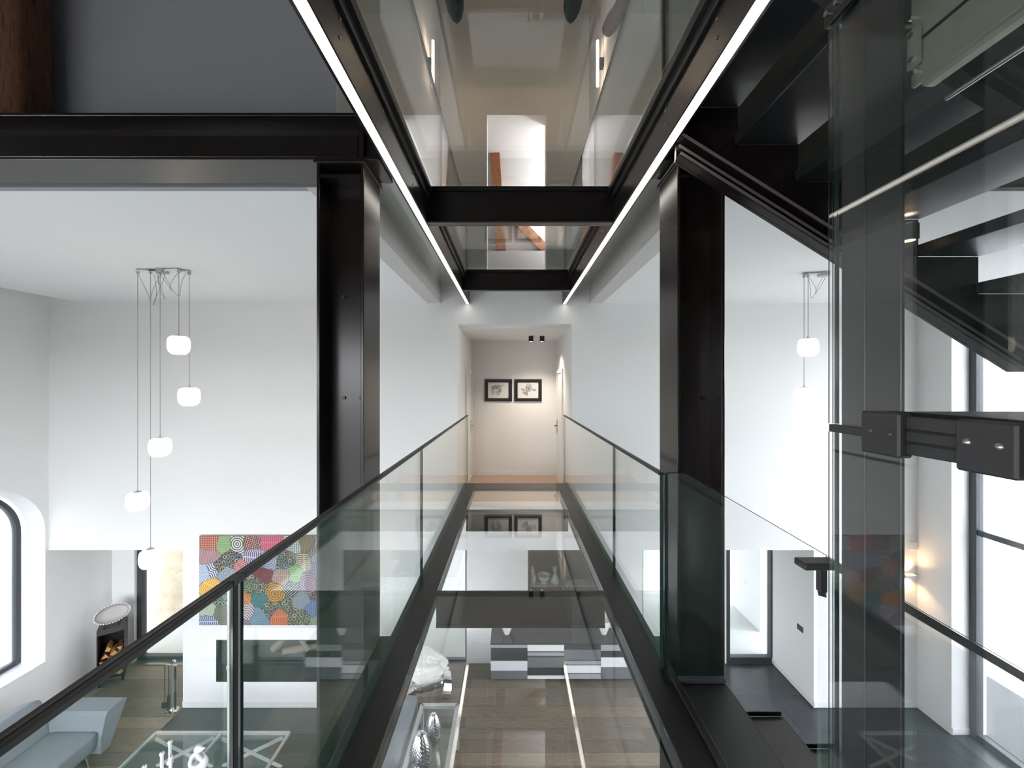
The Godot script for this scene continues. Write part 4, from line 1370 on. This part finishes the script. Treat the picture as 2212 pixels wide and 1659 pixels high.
	for v in 7:
		var q: float = [0.0, 0.5, 0.8, 0.86, 0.93, 0.97, 1.0][v]
		var hz: float = [0.0, 0.0, 0.003, 0.015, 0.024, 0.026, 0.018][v]
		var ring := []
		for u in 48:
			var a := TAU * u / 48.0
			var sc := 1.0 + (0.02 * cos(a * 24.0) if v >= 5 else 0.0)
			ring.append(Vector3(0.225 * q * sc * cos(a), 0.145 * q * sc * sin(a), hz))
		g.append(ring)
	grid(st, g, Vector3(0, 0, -1), true)
	var tr := obj("dish", st, M.pewter, pt)
	tr.rotation = Vector3(-0.35, 0, 0.12)
	st = mb()
	for u in 36:
		var a := TAU * u / 36.0
		lathe(st, [[0.0, -0.012], [0.011, -0.006], [0.013, 0.0], [0.011, 0.006], [0.0, 0.012]], Vector3(0.219 * cos(a), 0.14 * sin(a), 0.024), 6)
	var tb := obj("beaded_rim", st, M.porcelain, pt)
	tb.rotation = tr.rotation
	var es := thing("plate_easel", "small black easel under the oval tray", "easel", at + Vector3(0.0, 0.95, 0.05).rotated(Vector3.UP, yaw), yaw)
	for x in [-0.09, 0.09]:
		st = mb()
		tube(st, [Vector3(x, 0.0, 0.07), Vector3(x, 0.035, 0.075), Vector3(x, 0.015, 0.03), Vector3(x, 0.012, -0.06)], 0.008, 6)
		obj("foot", st, M.frame_black, es)
	st = mb()
	tube(st, [Vector3(-0.09, 0.02, 0.03), Vector3(0.09, 0.02, 0.03)], 0.008, 6)
	obj("crossbar", st, M.frame_black, es)
	tag(obj("socket", bx(-6.93, -6.85, -2.98, -2.9, W2, W2 + 0.01, 0.003), M.white_paint), "white wall socket behind the firewood box", "socket")

# ------------------------------------------------------------------ living area
func soft_box(x0: float, x1: float, y0: float, y1: float, z0: float, z1: float, e := 0.3, n := 14) -> SurfaceTool:
	# a cushion: superellipsoid
	var st := mb()
	var c := Vector3(x0 + x1, y0 + y1, z0 + z1) / 2.0
	var h := Vector3(absf(x1 - x0), absf(y1 - y0), absf(z1 - z0)) / 2.0
	var g := []
	var sp := func(v: float, p: float) -> float: return signf(v) * pow(absf(v), p)
	for v in n + 1:
		var ph := -PI / 2 + PI * v / n
		var ring := []
		for u in 2 * n:
			var a := TAU * u / (2.0 * n)
			ring.append(c + Vector3(h.x * sp.call(cos(ph), e) * sp.call(cos(a), e), h.y * sp.call(sin(ph), e), h.z * sp.call(cos(ph), e) * sp.call(sin(a), e)))
		g.append(ring)
	grid(st, g, c, true)
	return st

func build_living() -> void:
	var F := FLOOR_Y
	# sofa under the arched window
	var s := thing("sofa", "blue grey sofa with a flared arm below the arched window", "sofa")
	obj("base", bx(-6.3, -5.55, F + 0.14, F + 0.3, -5.22, -2.6, 0.03), M.sofa_fabric, s)
	for k in 2:
		obj("seat_cushion", soft_box(-6.12, -5.45, F + 0.24, F + 0.44, [-5.22, -4.0][k], [-3.98, -2.7][k], 0.18), M.sofa_fabric, s)
	for k in 2:
		var bs := soft_box(-0.12, 0.12, 0.0, 0.58, [-5.24, -3.92][k], [-3.94, -2.62][k], 0.22)
		var b := obj("back_cushion", bs, M.sofa_fabric, s)
		b.position = Vector3(-6.2, F + 0.3, 0)
		b.rotation.z = 0.28
	var st := mb()
	var prof := [Vector2(-5.54, F + 0.62), Vector2(-5.5, F + 0.65), Vector2(-5.28, F + 0.64), Vector2(-5.25, F + 0.6), Vector2(-5.19, F + 0.36), Vector2(-5.19, F + 0.15), Vector2(-5.3, F + 0.15), Vector2(-5.42, F + 0.38)]
	prism(st, prof, 0, -6.38, -5.42)
	obj("arm", st, M.sofa_fabric, s)
	for q in [[-5.5, -5.1], [-6.2, -5.1]]:
		st = mb()
		bar(st, Vector3(q[0], F, q[1]), Vector3(q[0] - 0.05, F + 0.16, q[1]), 0.015, 0.06)
		bar(st, Vector3(q[0] - 0.05, F + 0.005, q[1]), Vector3(q[0] + 0.06, F + 0.005, q[1]), 0.06, 0.01)
		obj("leg", st, M.chrome, s)
	# sofa seen through the glass floor, its back to the console table
	s = thing("sofa_below_bridge", "light blue grey sofa beside the console table under the glass floor", "sofa")
	obj("base", bx(-2.3, -1.42, F + 0.12, F + 0.3, -5.5, -2.8, 0.03), M.sofa_fabric, s)
	obj("seat_cushion", soft_box(-2.35, -1.6, F + 0.26, F + 0.45, -5.5, -2.8, 0.2), M.sofa_fabric, s)
	obj("back", soft_box(-1.66, -1.31, F + 0.12, F + 0.66, -5.62, -2.7, 0.22), M.sofa_fabric, s)
	for q in [[-2.2, -5.3], [-1.5, -5.3]]:
		obj("leg", bx(q[0] - 0.03, q[0] + 0.03, F, F + 0.13, q[1] - 0.03, q[1] + 0.03, 0.004), M.chrome, s)
	# coffee table: chrome frame, crossed braces, glass top
	var t := thing("coffee_table", "low glass coffee table with chrome frame and crossed braces", "coffee table", Vector3(0, F, 0))
	var x0 := -4.74
	var x1 := -2.965
	var xm := -3.87
	var z0 := -5.24
	var z1 := -4.0
	for q in [[x0, z0, x1, z0], [x0, z1, x1, z1], [x0, z0, x0, z1], [x1, z0, x1, z1], [xm, z0, xm, z1]]:
		st = mb()
		bar(st, Vector3(q[0], 0.382, q[1]), Vector3(q[2], 0.382, q[3]), 0.03, 0.03)
		obj("frame_bar", st, M.pale_metal, t)
	obj("glass_top", bx(x0 - 0.01, x1 + 0.01, 0.398, 0.41, z0 - 0.01, z1 + 0.01), M.table_glass, t)
	for bay in [[x0, xm], [xm, x1]]:
		for z in [z0 + 0.06, z1 - 0.06]:
			st = mb()
			bar(st, Vector3(bay[0] + 0.06, 0.0, z), Vector3(bay[1] - 0.06, 0.37, z), 0.012, 0.04)
			bar(st, Vector3(bay[1] - 0.06, 0.0, z + 0.013), Vector3(bay[0] + 0.06, 0.37, z + 0.013), 0.012, 0.04)
			obj("brace", st, M.pale_metal, t)
	# white candle columns and a twisted white sculpture on the table
	var cs := [[-4.17, -4.8, 0.26], [-4.06, -4.68, 0.19], [-4.25, -4.55, 0.2], [-4.11, -4.62, 0.29]]
	for k in 4:
		st = mb()
		var H: float = cs[k][2]
		lathe(st, [[0.0, 0.0], [0.035, 0.0], [0.036, 0.012], [0.018, 0.03], [0.017, H - 0.03], [0.024, H - 0.02], [0.024, H], [0.0, H]], Vector3.ZERO, 18)
		var o := thing("candlestick", ["slim white candlestick at the back of the coffee table group", "short white candlestick beside the twisted sculpture", "short white candlestick at the left of the group", "tallest white candlestick in the middle of the coffee table group"][k], "candlestick", Vector3(cs[k][0], F + 0.41, cs[k][1]), 0.0, "white candlesticks on the coffee table")
		obj("stem", st, M.ivory, o)
		st = mb()
		tube(st, [Vector3(0, H, 0), Vector3(0, H + 0.02, 0)], 0.003, 6)
		obj("wick", st, M.rubber, o)
	st = mb()
	var sp := []
	var sr := []
	for i in 40:
		var q := i / 39.0
		sp.append(Vector3(0.07 * sin(q * 7.5) + 0.05 * q, 0.03 + 0.27 * q, 0.05 * cos(q * 6.0)))
		sr.append(0.035 + 0.016 * sin(q * 11.0) - 0.012 * q)
	tube(st, sp, sr, 12)
	sp = []
	for i in 24:
		var a := TAU * i / 23.0
		sp.append(Vector3(-0.02 + 0.075 * cos(a), 0.1 + 0.07 * sin(a), 0.02 * sin(a * 2.0)))
	tube(st, sp, 0.022, 10)
	lathe(st, [[0.0, 0.0], [0.08, 0.0], [0.075, 0.025], [0.04, 0.04], [0.0, 0.045]], Vector3.ZERO, 20)
	var sc := obj("sculpture", st, M.ivory)
	sc.position = Vector3(-3.76, F + 0.41, -4.72)
	tag(sc, "white twisted sculpture on the glass coffee table", "sculpture")
	# console table under the bridge with hammered silver vases
	t = thing("console_table", "narrow glass console table with pale metal frame under the glass floor", "console table", Vector3(0, F, 0))
	for q in [[-1.237, -5.42, -0.752, -5.42], [-1.237, -3.9, -0.752, -3.9], [-1.237, -5.42, -1.237, -3.9], [-0.752, -5.42, -0.752, -3.9]]:
		st = mb()
		bar(st, Vector3(q[0], 0.595, q[1]), Vector3(q[2], 0.595, q[3]), 0.05, 0.045)
		obj("frame_bar", st, M.pale_metal, t)
	obj("glass_top", bx(-1.26, -0.73, 0.612, 0.624, -5.44, -3.88), M.table_glass, t)
	obj("glass_shelf", bx(-1.22, -0.77, 0.2, 0.21, -5.4, -3.92), M.table_glass, t)
	for q in [[-1.237, -5.42], [-0.752, -5.42], [-1.237, -3.9], [-0.752, -3.9]]:
		obj("leg", bx(q[0] - 0.022, q[0] + 0.022, 0.0, 0.575, q[1] - 0.022, q[1] + 0.022, 0.003), M.pale_metal, t)
	# one vase with its dimpled skin, then copies
	var body := mb()
	var rows := 56
	var cols := 80
	var g := []
	for v in rows + 1:
		var q := v / float(rows)
		var r := 0.115 * pow(maxf(0.0, sin(PI * (0.06 + 0.9 * q))), 0.65)
		if v == 0 or v == rows:
			r = 0.012
		var ring := []
		for u in cols:
			var a := TAU * u / cols
			var dim := 1.0 - 0.022 * (1.0 + sin(u * TAU / 4.0) * sin(v * TAU / 4.0)) - 0.05 * pow(absf(sin(a * 3.0)), 6.0)
			ring.append(Vector3(r * dim * cos(a), 0.42 * q, r * dim * sin(a)))
		g.append(ring)
	grid(body, g, Vector3(0, 0.2, 0), true)
	var v0 := thing("gourd_vase", "small hammered silver gourd at the far end of the console table", "ornament", Vector3(-0.955, F + 0.624, -4.79), 0.0, "silver gourds on the console table")
	obj("body", body, M.chrome, v0)
	st = mb()
	tube(st, [Vector3(0, 0.41, 0), Vector3(0.005, 0.44, 0.003), Vector3(0.015, 0.475, 0.005)], [0.014, 0.009, 0.005], 8)
	obj("stalk", st, M.chrome, v0)
	v0.scale = Vector3(0.85, 0.95, 0.85)
	var v1 := copy_of(v0, Vector3(-1.03, F + 0.624, -4.45), 0.6, "large hammered silver gourd in the middle of the console table", 1.12)
	copy_of(v1, Vector3(-1.0, F + 0.624, -4.1), 1.2, "hammered silver gourd at the near end of the console table", 0.95)

# ------------------------------------------------------------------ far end of the ground floor
func build_far_furniture() -> void:
	var F := FLOOR_Y
	# sheepskin over a chrome chair
	var ch := thing("sheepskin_chair", "sculptural chrome chair draped with a white sheepskin", "chair", Vector3(-1.36, F, -6.3), deg_to_rad(20))
	for k in 2:
		var st := mb()
		var pts := []
		var x: float = [-0.2, 0.2][k]
		for i in 26:
			var a := -0.5 + 4.6 * i / 25.0
			pts.append(Vector3(x * (1.15 + 0.35 * sin(a)), 0.21 + 0.2 * sin(a), 0.06 + 0.3 * cos(a)))
		for p in range(pts.size() - 1):
			bar(st, pts[p], pts[p + 1] + (pts[p + 1] - pts[p]) * 0.12, 0.13, 0.02, (Vector3(x, 0.2, 0) - pts[p]).normalized())
		obj("leg", st, M.chrome, ch)
	obj("shell", soft_box(-0.29, 0.29, 0.28, 0.42, -0.3, 0.28, 0.5), M.chrome, ch)
	var fn := FastNoiseLite.new()
	fn.seed = 4
	fn.frequency = 3.2
	fn.fractal_octaves = 4
	var fur := mb()
	var g := []
	var n := 44
	for v in n + 1:
		var ph := -PI * 0.28 + PI * 0.78 * v / n
		var ring := []
		for u in 2 * n:
			var a := TAU * u / (2.0 * n)
			var d := Vector3(cos(ph) * cos(a), sin(ph), cos(ph) * sin(a))
			var k := 1.0 + 0.2 * fn.get_noise_3d(d.x * 0.4, d.y * 0.4, d.z * 0.4) + 0.03 * fn.get_noise_3d(d.x * 7.0, d.y * 7.0, d.z * 7.0)
			var bump := 0.1 * exp(-(pow(d.z + 0.7, 2) + pow(d.x, 2)) * 3.0)
			ring.append(Vector3(0.34 * d.x * k, 0.44 + (0.15 * d.y + bump) * k, -0.07 + 0.29 * d.z * k))
		g.append(ring)
	grid(fur, g, Vector3(0, 0.4, 0), true)
	obj("sheepskin", fur, M.fur, ch)
	# striped sideboard: four bays of banded fronts
	var sb := thing("sideboard", "long sideboard with white, grey and black banded fronts", "sideboard", Vector3(-0.36, F, -6.64))
	obj("carcass", bx(0.0, 2.48, 0.045, 0.63, -0.425, -0.02), M.cab_dark, sb)
	obj("top", bx(-0.005, 2.485, 0.63, 0.65, -0.43, 0.002, 0.002), M.cab_top, sb)
	obj("plinth", bx(0.05, 2.43, 0.0, 0.045, -0.4, -0.06), M.frame_black, sb)
	var bays := [
		[["light", 0.575, 0.63], ["dark", 0.36, 0.57], ["white", 0.19, 0.355], ["grey", 0.05, 0.185]],
		[["white", 0.52, 0.63], ["light", 0.44, 0.5], ["grey", 0.24, 0.42], ["dark", 0.115, 0.235], ["white", 0.05, 0.11]],
		[["dark", 0.55, 0.63], ["grey", 0.37, 0.545], ["light", 0.295, 0.355], ["white", 0.15, 0.28], ["light", 0.05, 0.135]],
		[["light", 0.525, 0.63], ["dark", 0.42, 0.52], ["white", 0.25, 0.415], ["grey", 0.05, 0.245]]]
	for k in 4:
		for q in bays[k]:
			obj("front_panel", bx(k * 0.62 + 0.001, k * 0.62 + 0.619, q[1], q[2] - 0.003, -0.02, 0.0, 0.002), M["cab_" + q[0]], sb)
	for k in 2:
		var st := mb()
		lathe(st, [[0.0, 0.0], [0.045, 0.0], [0.05, 0.015], [0.09, 0.12], [0.12, 0.22], [0.125, 0.26], [0.117, 0.26], [0.085, 0.13], [0.0, 0.03]], Vector3.ZERO, 28)
		var o := obj("white_bowl", st, M.porcelain)
		o.position = Vector3([-0.09, 1.61][k], F + 0.65, -6.9)
		tag(o, ["tall white bowl on the left end of the banded sideboard", "tall white bowl on the right end of the banded sideboard"][k], "bowl", "white bowls on the sideboard")
	# wall vitrine with glassware
	var v := thing("wall_vitrine", "dark brown glass fronted wall cabinet above the sideboard", "cabinet", Vector3(0.283, -2.3, W2))
	obj("back", bx(0.0, 1.25, 0.0, 1.24, 0.0, 0.02), M.vitrine_brown, v)
	obj("side", bx(0.0, 0.02, 0.0, 1.24, 0.02, 0.3, 0.002), M.vitrine_brown, v)
	obj("side", bx(1.23, 1.25, 0.0, 1.24, 0.02, 0.3, 0.002), M.vitrine_brown, v)
	obj("bottom", bx(0.02, 1.23, 0.0, 0.02, 0.02, 0.3, 0.002), M.vitrine_brown, v)
	obj("top", bx(0.02, 1.23, 1.22, 1.24, 0.02, 0.3, 0.002), M.vitrine_brown, v)
	obj("divider", bx(0.62, 0.635, 0.02, 1.22, 0.02, 0.28), M.vitrine_brown, v)
	obj("shelf", bx(0.02, 1.23, 0.33, 0.34, 0.02, 0.27), M.clear_glass, v)
	for k in 2:
		var d := obj("glass_door", bx([0.003, 0.628][k], [0.622, 1.247][k], 0.003, 1.237, 0.302, 0.308), M.lift_glass, v)
		for y in [0.36, 0.9]:
			var st := mb()
			tube(st, [Vector3(0.585 if k == 0 else 0.665, y, 0.308), Vector3(0.585 if k == 0 else 0.665, y, 0.325)], 0.012, 10)
			obj("knob", st, M.chrome, d)
	var shapes := [
		["glass_decanter", "glass decanter with a pointed stopper on the cabinet shelf", "decanter", 0.36, [[0.0, 0.0], [0.05, 0.0], [0.06, 0.03], [0.07, 0.09], [0.06, 0.13], [0.03, 0.16], [0.028, 0.18], [0.042, 0.2], [0.035, 0.23], [0.015, 0.25], [0.018, 0.27], [0.0, 0.3]]],
		["glass_bowl", "footed glass bowl between two carafes on the cabinet shelf", "bowl", 0.56, [[0.0, 0.0], [0.05, 0.0], [0.045, 0.012], [0.025, 0.03], [0.08, 0.06], [0.115, 0.11], [0.12, 0.14], [0.112, 0.14], [0.08, 0.075], [0.0, 0.045]]],
		["glass_carafe", "glass carafe with a flared neck on the cabinet shelf", "carafe", 0.76, [[0.0, 0.0], [0.07, 0.0], [0.078, 0.02], [0.07, 0.07], [0.035, 0.13], [0.024, 0.19], [0.05, 0.25], [0.055, 0.27], [0.0, 0.262]]]]
	for q in shapes:
		var st := mb()
		lathe(st, q[4], Vector3.ZERO, 20, 8, 0.04)
		var o := obj(q[0], st, M.clear_glass)
		o.position = Vector3(q[3], -1.96, W2 + 0.15)
		tag(o, q[1], q[2])

# ------------------------------------------------------------------ pendant clusters
func build_pendants() -> void:
	var shade := mb()
	var prof := [[0.03, -0.095], [0.062, -0.092], [0.088, -0.07], [0.1, -0.03], [0.1, 0.03], [0.092, 0.075], [0.07, 0.096], [0.03, 0.1], [0.0, 0.1]]
	lathe(shade, prof, Vector3.ZERO, 28)
	var shade_mesh := shade.commit()
	var base := mb()
	lathe(base, [[0.0, -0.105], [0.05, -0.105], [0.075, -0.093], [0.088, -0.071], [0.086, -0.068], [0.0, -0.07]], Vector3.ZERO, 28)
	var base_mesh := base.commit()
	var cap := mb()
	lathe(cap, [[0.036, 0.1], [0.036, 0.106], [0.008, 0.108], [0.006, 0.13]], Vector3.ZERO, 16)
	var cap_mesh := cap.commit()
	var sets := [
		[Vector3(-3.82, 2.795, -4.3), [[-3.607, 1.96, -4.26], [-3.56, 1.40, -4.34], [-3.845, 0.85, -4.3], [-4.09, 0.258, -4.3], [-3.95, -0.365, -4.3]], "left cluster of five glowing white lanterns hanging from thin cords"],
		[Vector3(3.5, 2.795, -4.42), [[3.325, 1.95, -4.42], [3.31, 1.40, -4.46]], "right cluster of white lanterns hanging behind the lift"]]
	for s in sets:
		var hub: Vector3 = s[0]
		var t := thing("pendant_light", s[2], "pendant lamp", hub)
		var st := mb()
		lathe(st, [[0.0, -0.045], [0.055, -0.045], [0.06, -0.04], [0.06, 0.0]], Vector3.ZERO, 20)
		obj("canopy", st, M.satin_steel, t)
		for k in s[1].size():
			var p: Vector3 = Vector3(s[1][k][0], s[1][k][1], s[1][k][2]) - hub
			var top := Vector3(p.x, -0.02, p.z)
			st = mb()
			bar(st, Vector3(0, -0.018, 0), top, 0.05, 0.014)
			obj("arm", st, M.white_paint, t)
			st = mb()
			lathe(st, [[0.0, -0.05], [0.012, -0.05], [0.016, -0.04], [0.016, -0.005]], Vector3(top.x, 0, top.z), 12)
			obj("cord_grip", st, M.satin_steel, t)
			st = mb()
			tube(st, [Vector3(top.x, -0.04, top.z), p + Vector3(0, 0.12, 0)], 0.0028, 6)
			obj("cord", st, M.cord_grey, t)
			# the slack of the cable loops back to the canopy
			st = mb()
			var loop := []
			for i in 17:
				var q := i / 16.0
				loop.append(Vector3(top.x * (1 - q), -0.04 - (0.2 + 0.04 * k) * sin(q * PI), top.z * (1 - q) + 0.05 * sin(q * TAU + k)))
			tube(st, loop, 0.0022, 5, false)
			obj("cable_loop", st, M.cord_grey, t)
			var sh := obj("lamp_shade", shade_mesh, M.lamp_glow, t)
			sh.position = p
			var b := obj("shade_base", base_mesh, M.clear_glass, sh)
			obj("cap", cap_mesh, M.satin_steel, sh)
			var om := OmniLight3D.new()
			om.name = "lamp_bulb"
			om.light_energy = 0.05
			om.light_size = 0.05
			om.omni_range = 12.0
			om.omni_attenuation = 2.0
			om.light_color = Color(1.0, 0.93, 0.82)
			om.shadow_enabled = true
			om.position = p
			t.add_child(om, true)
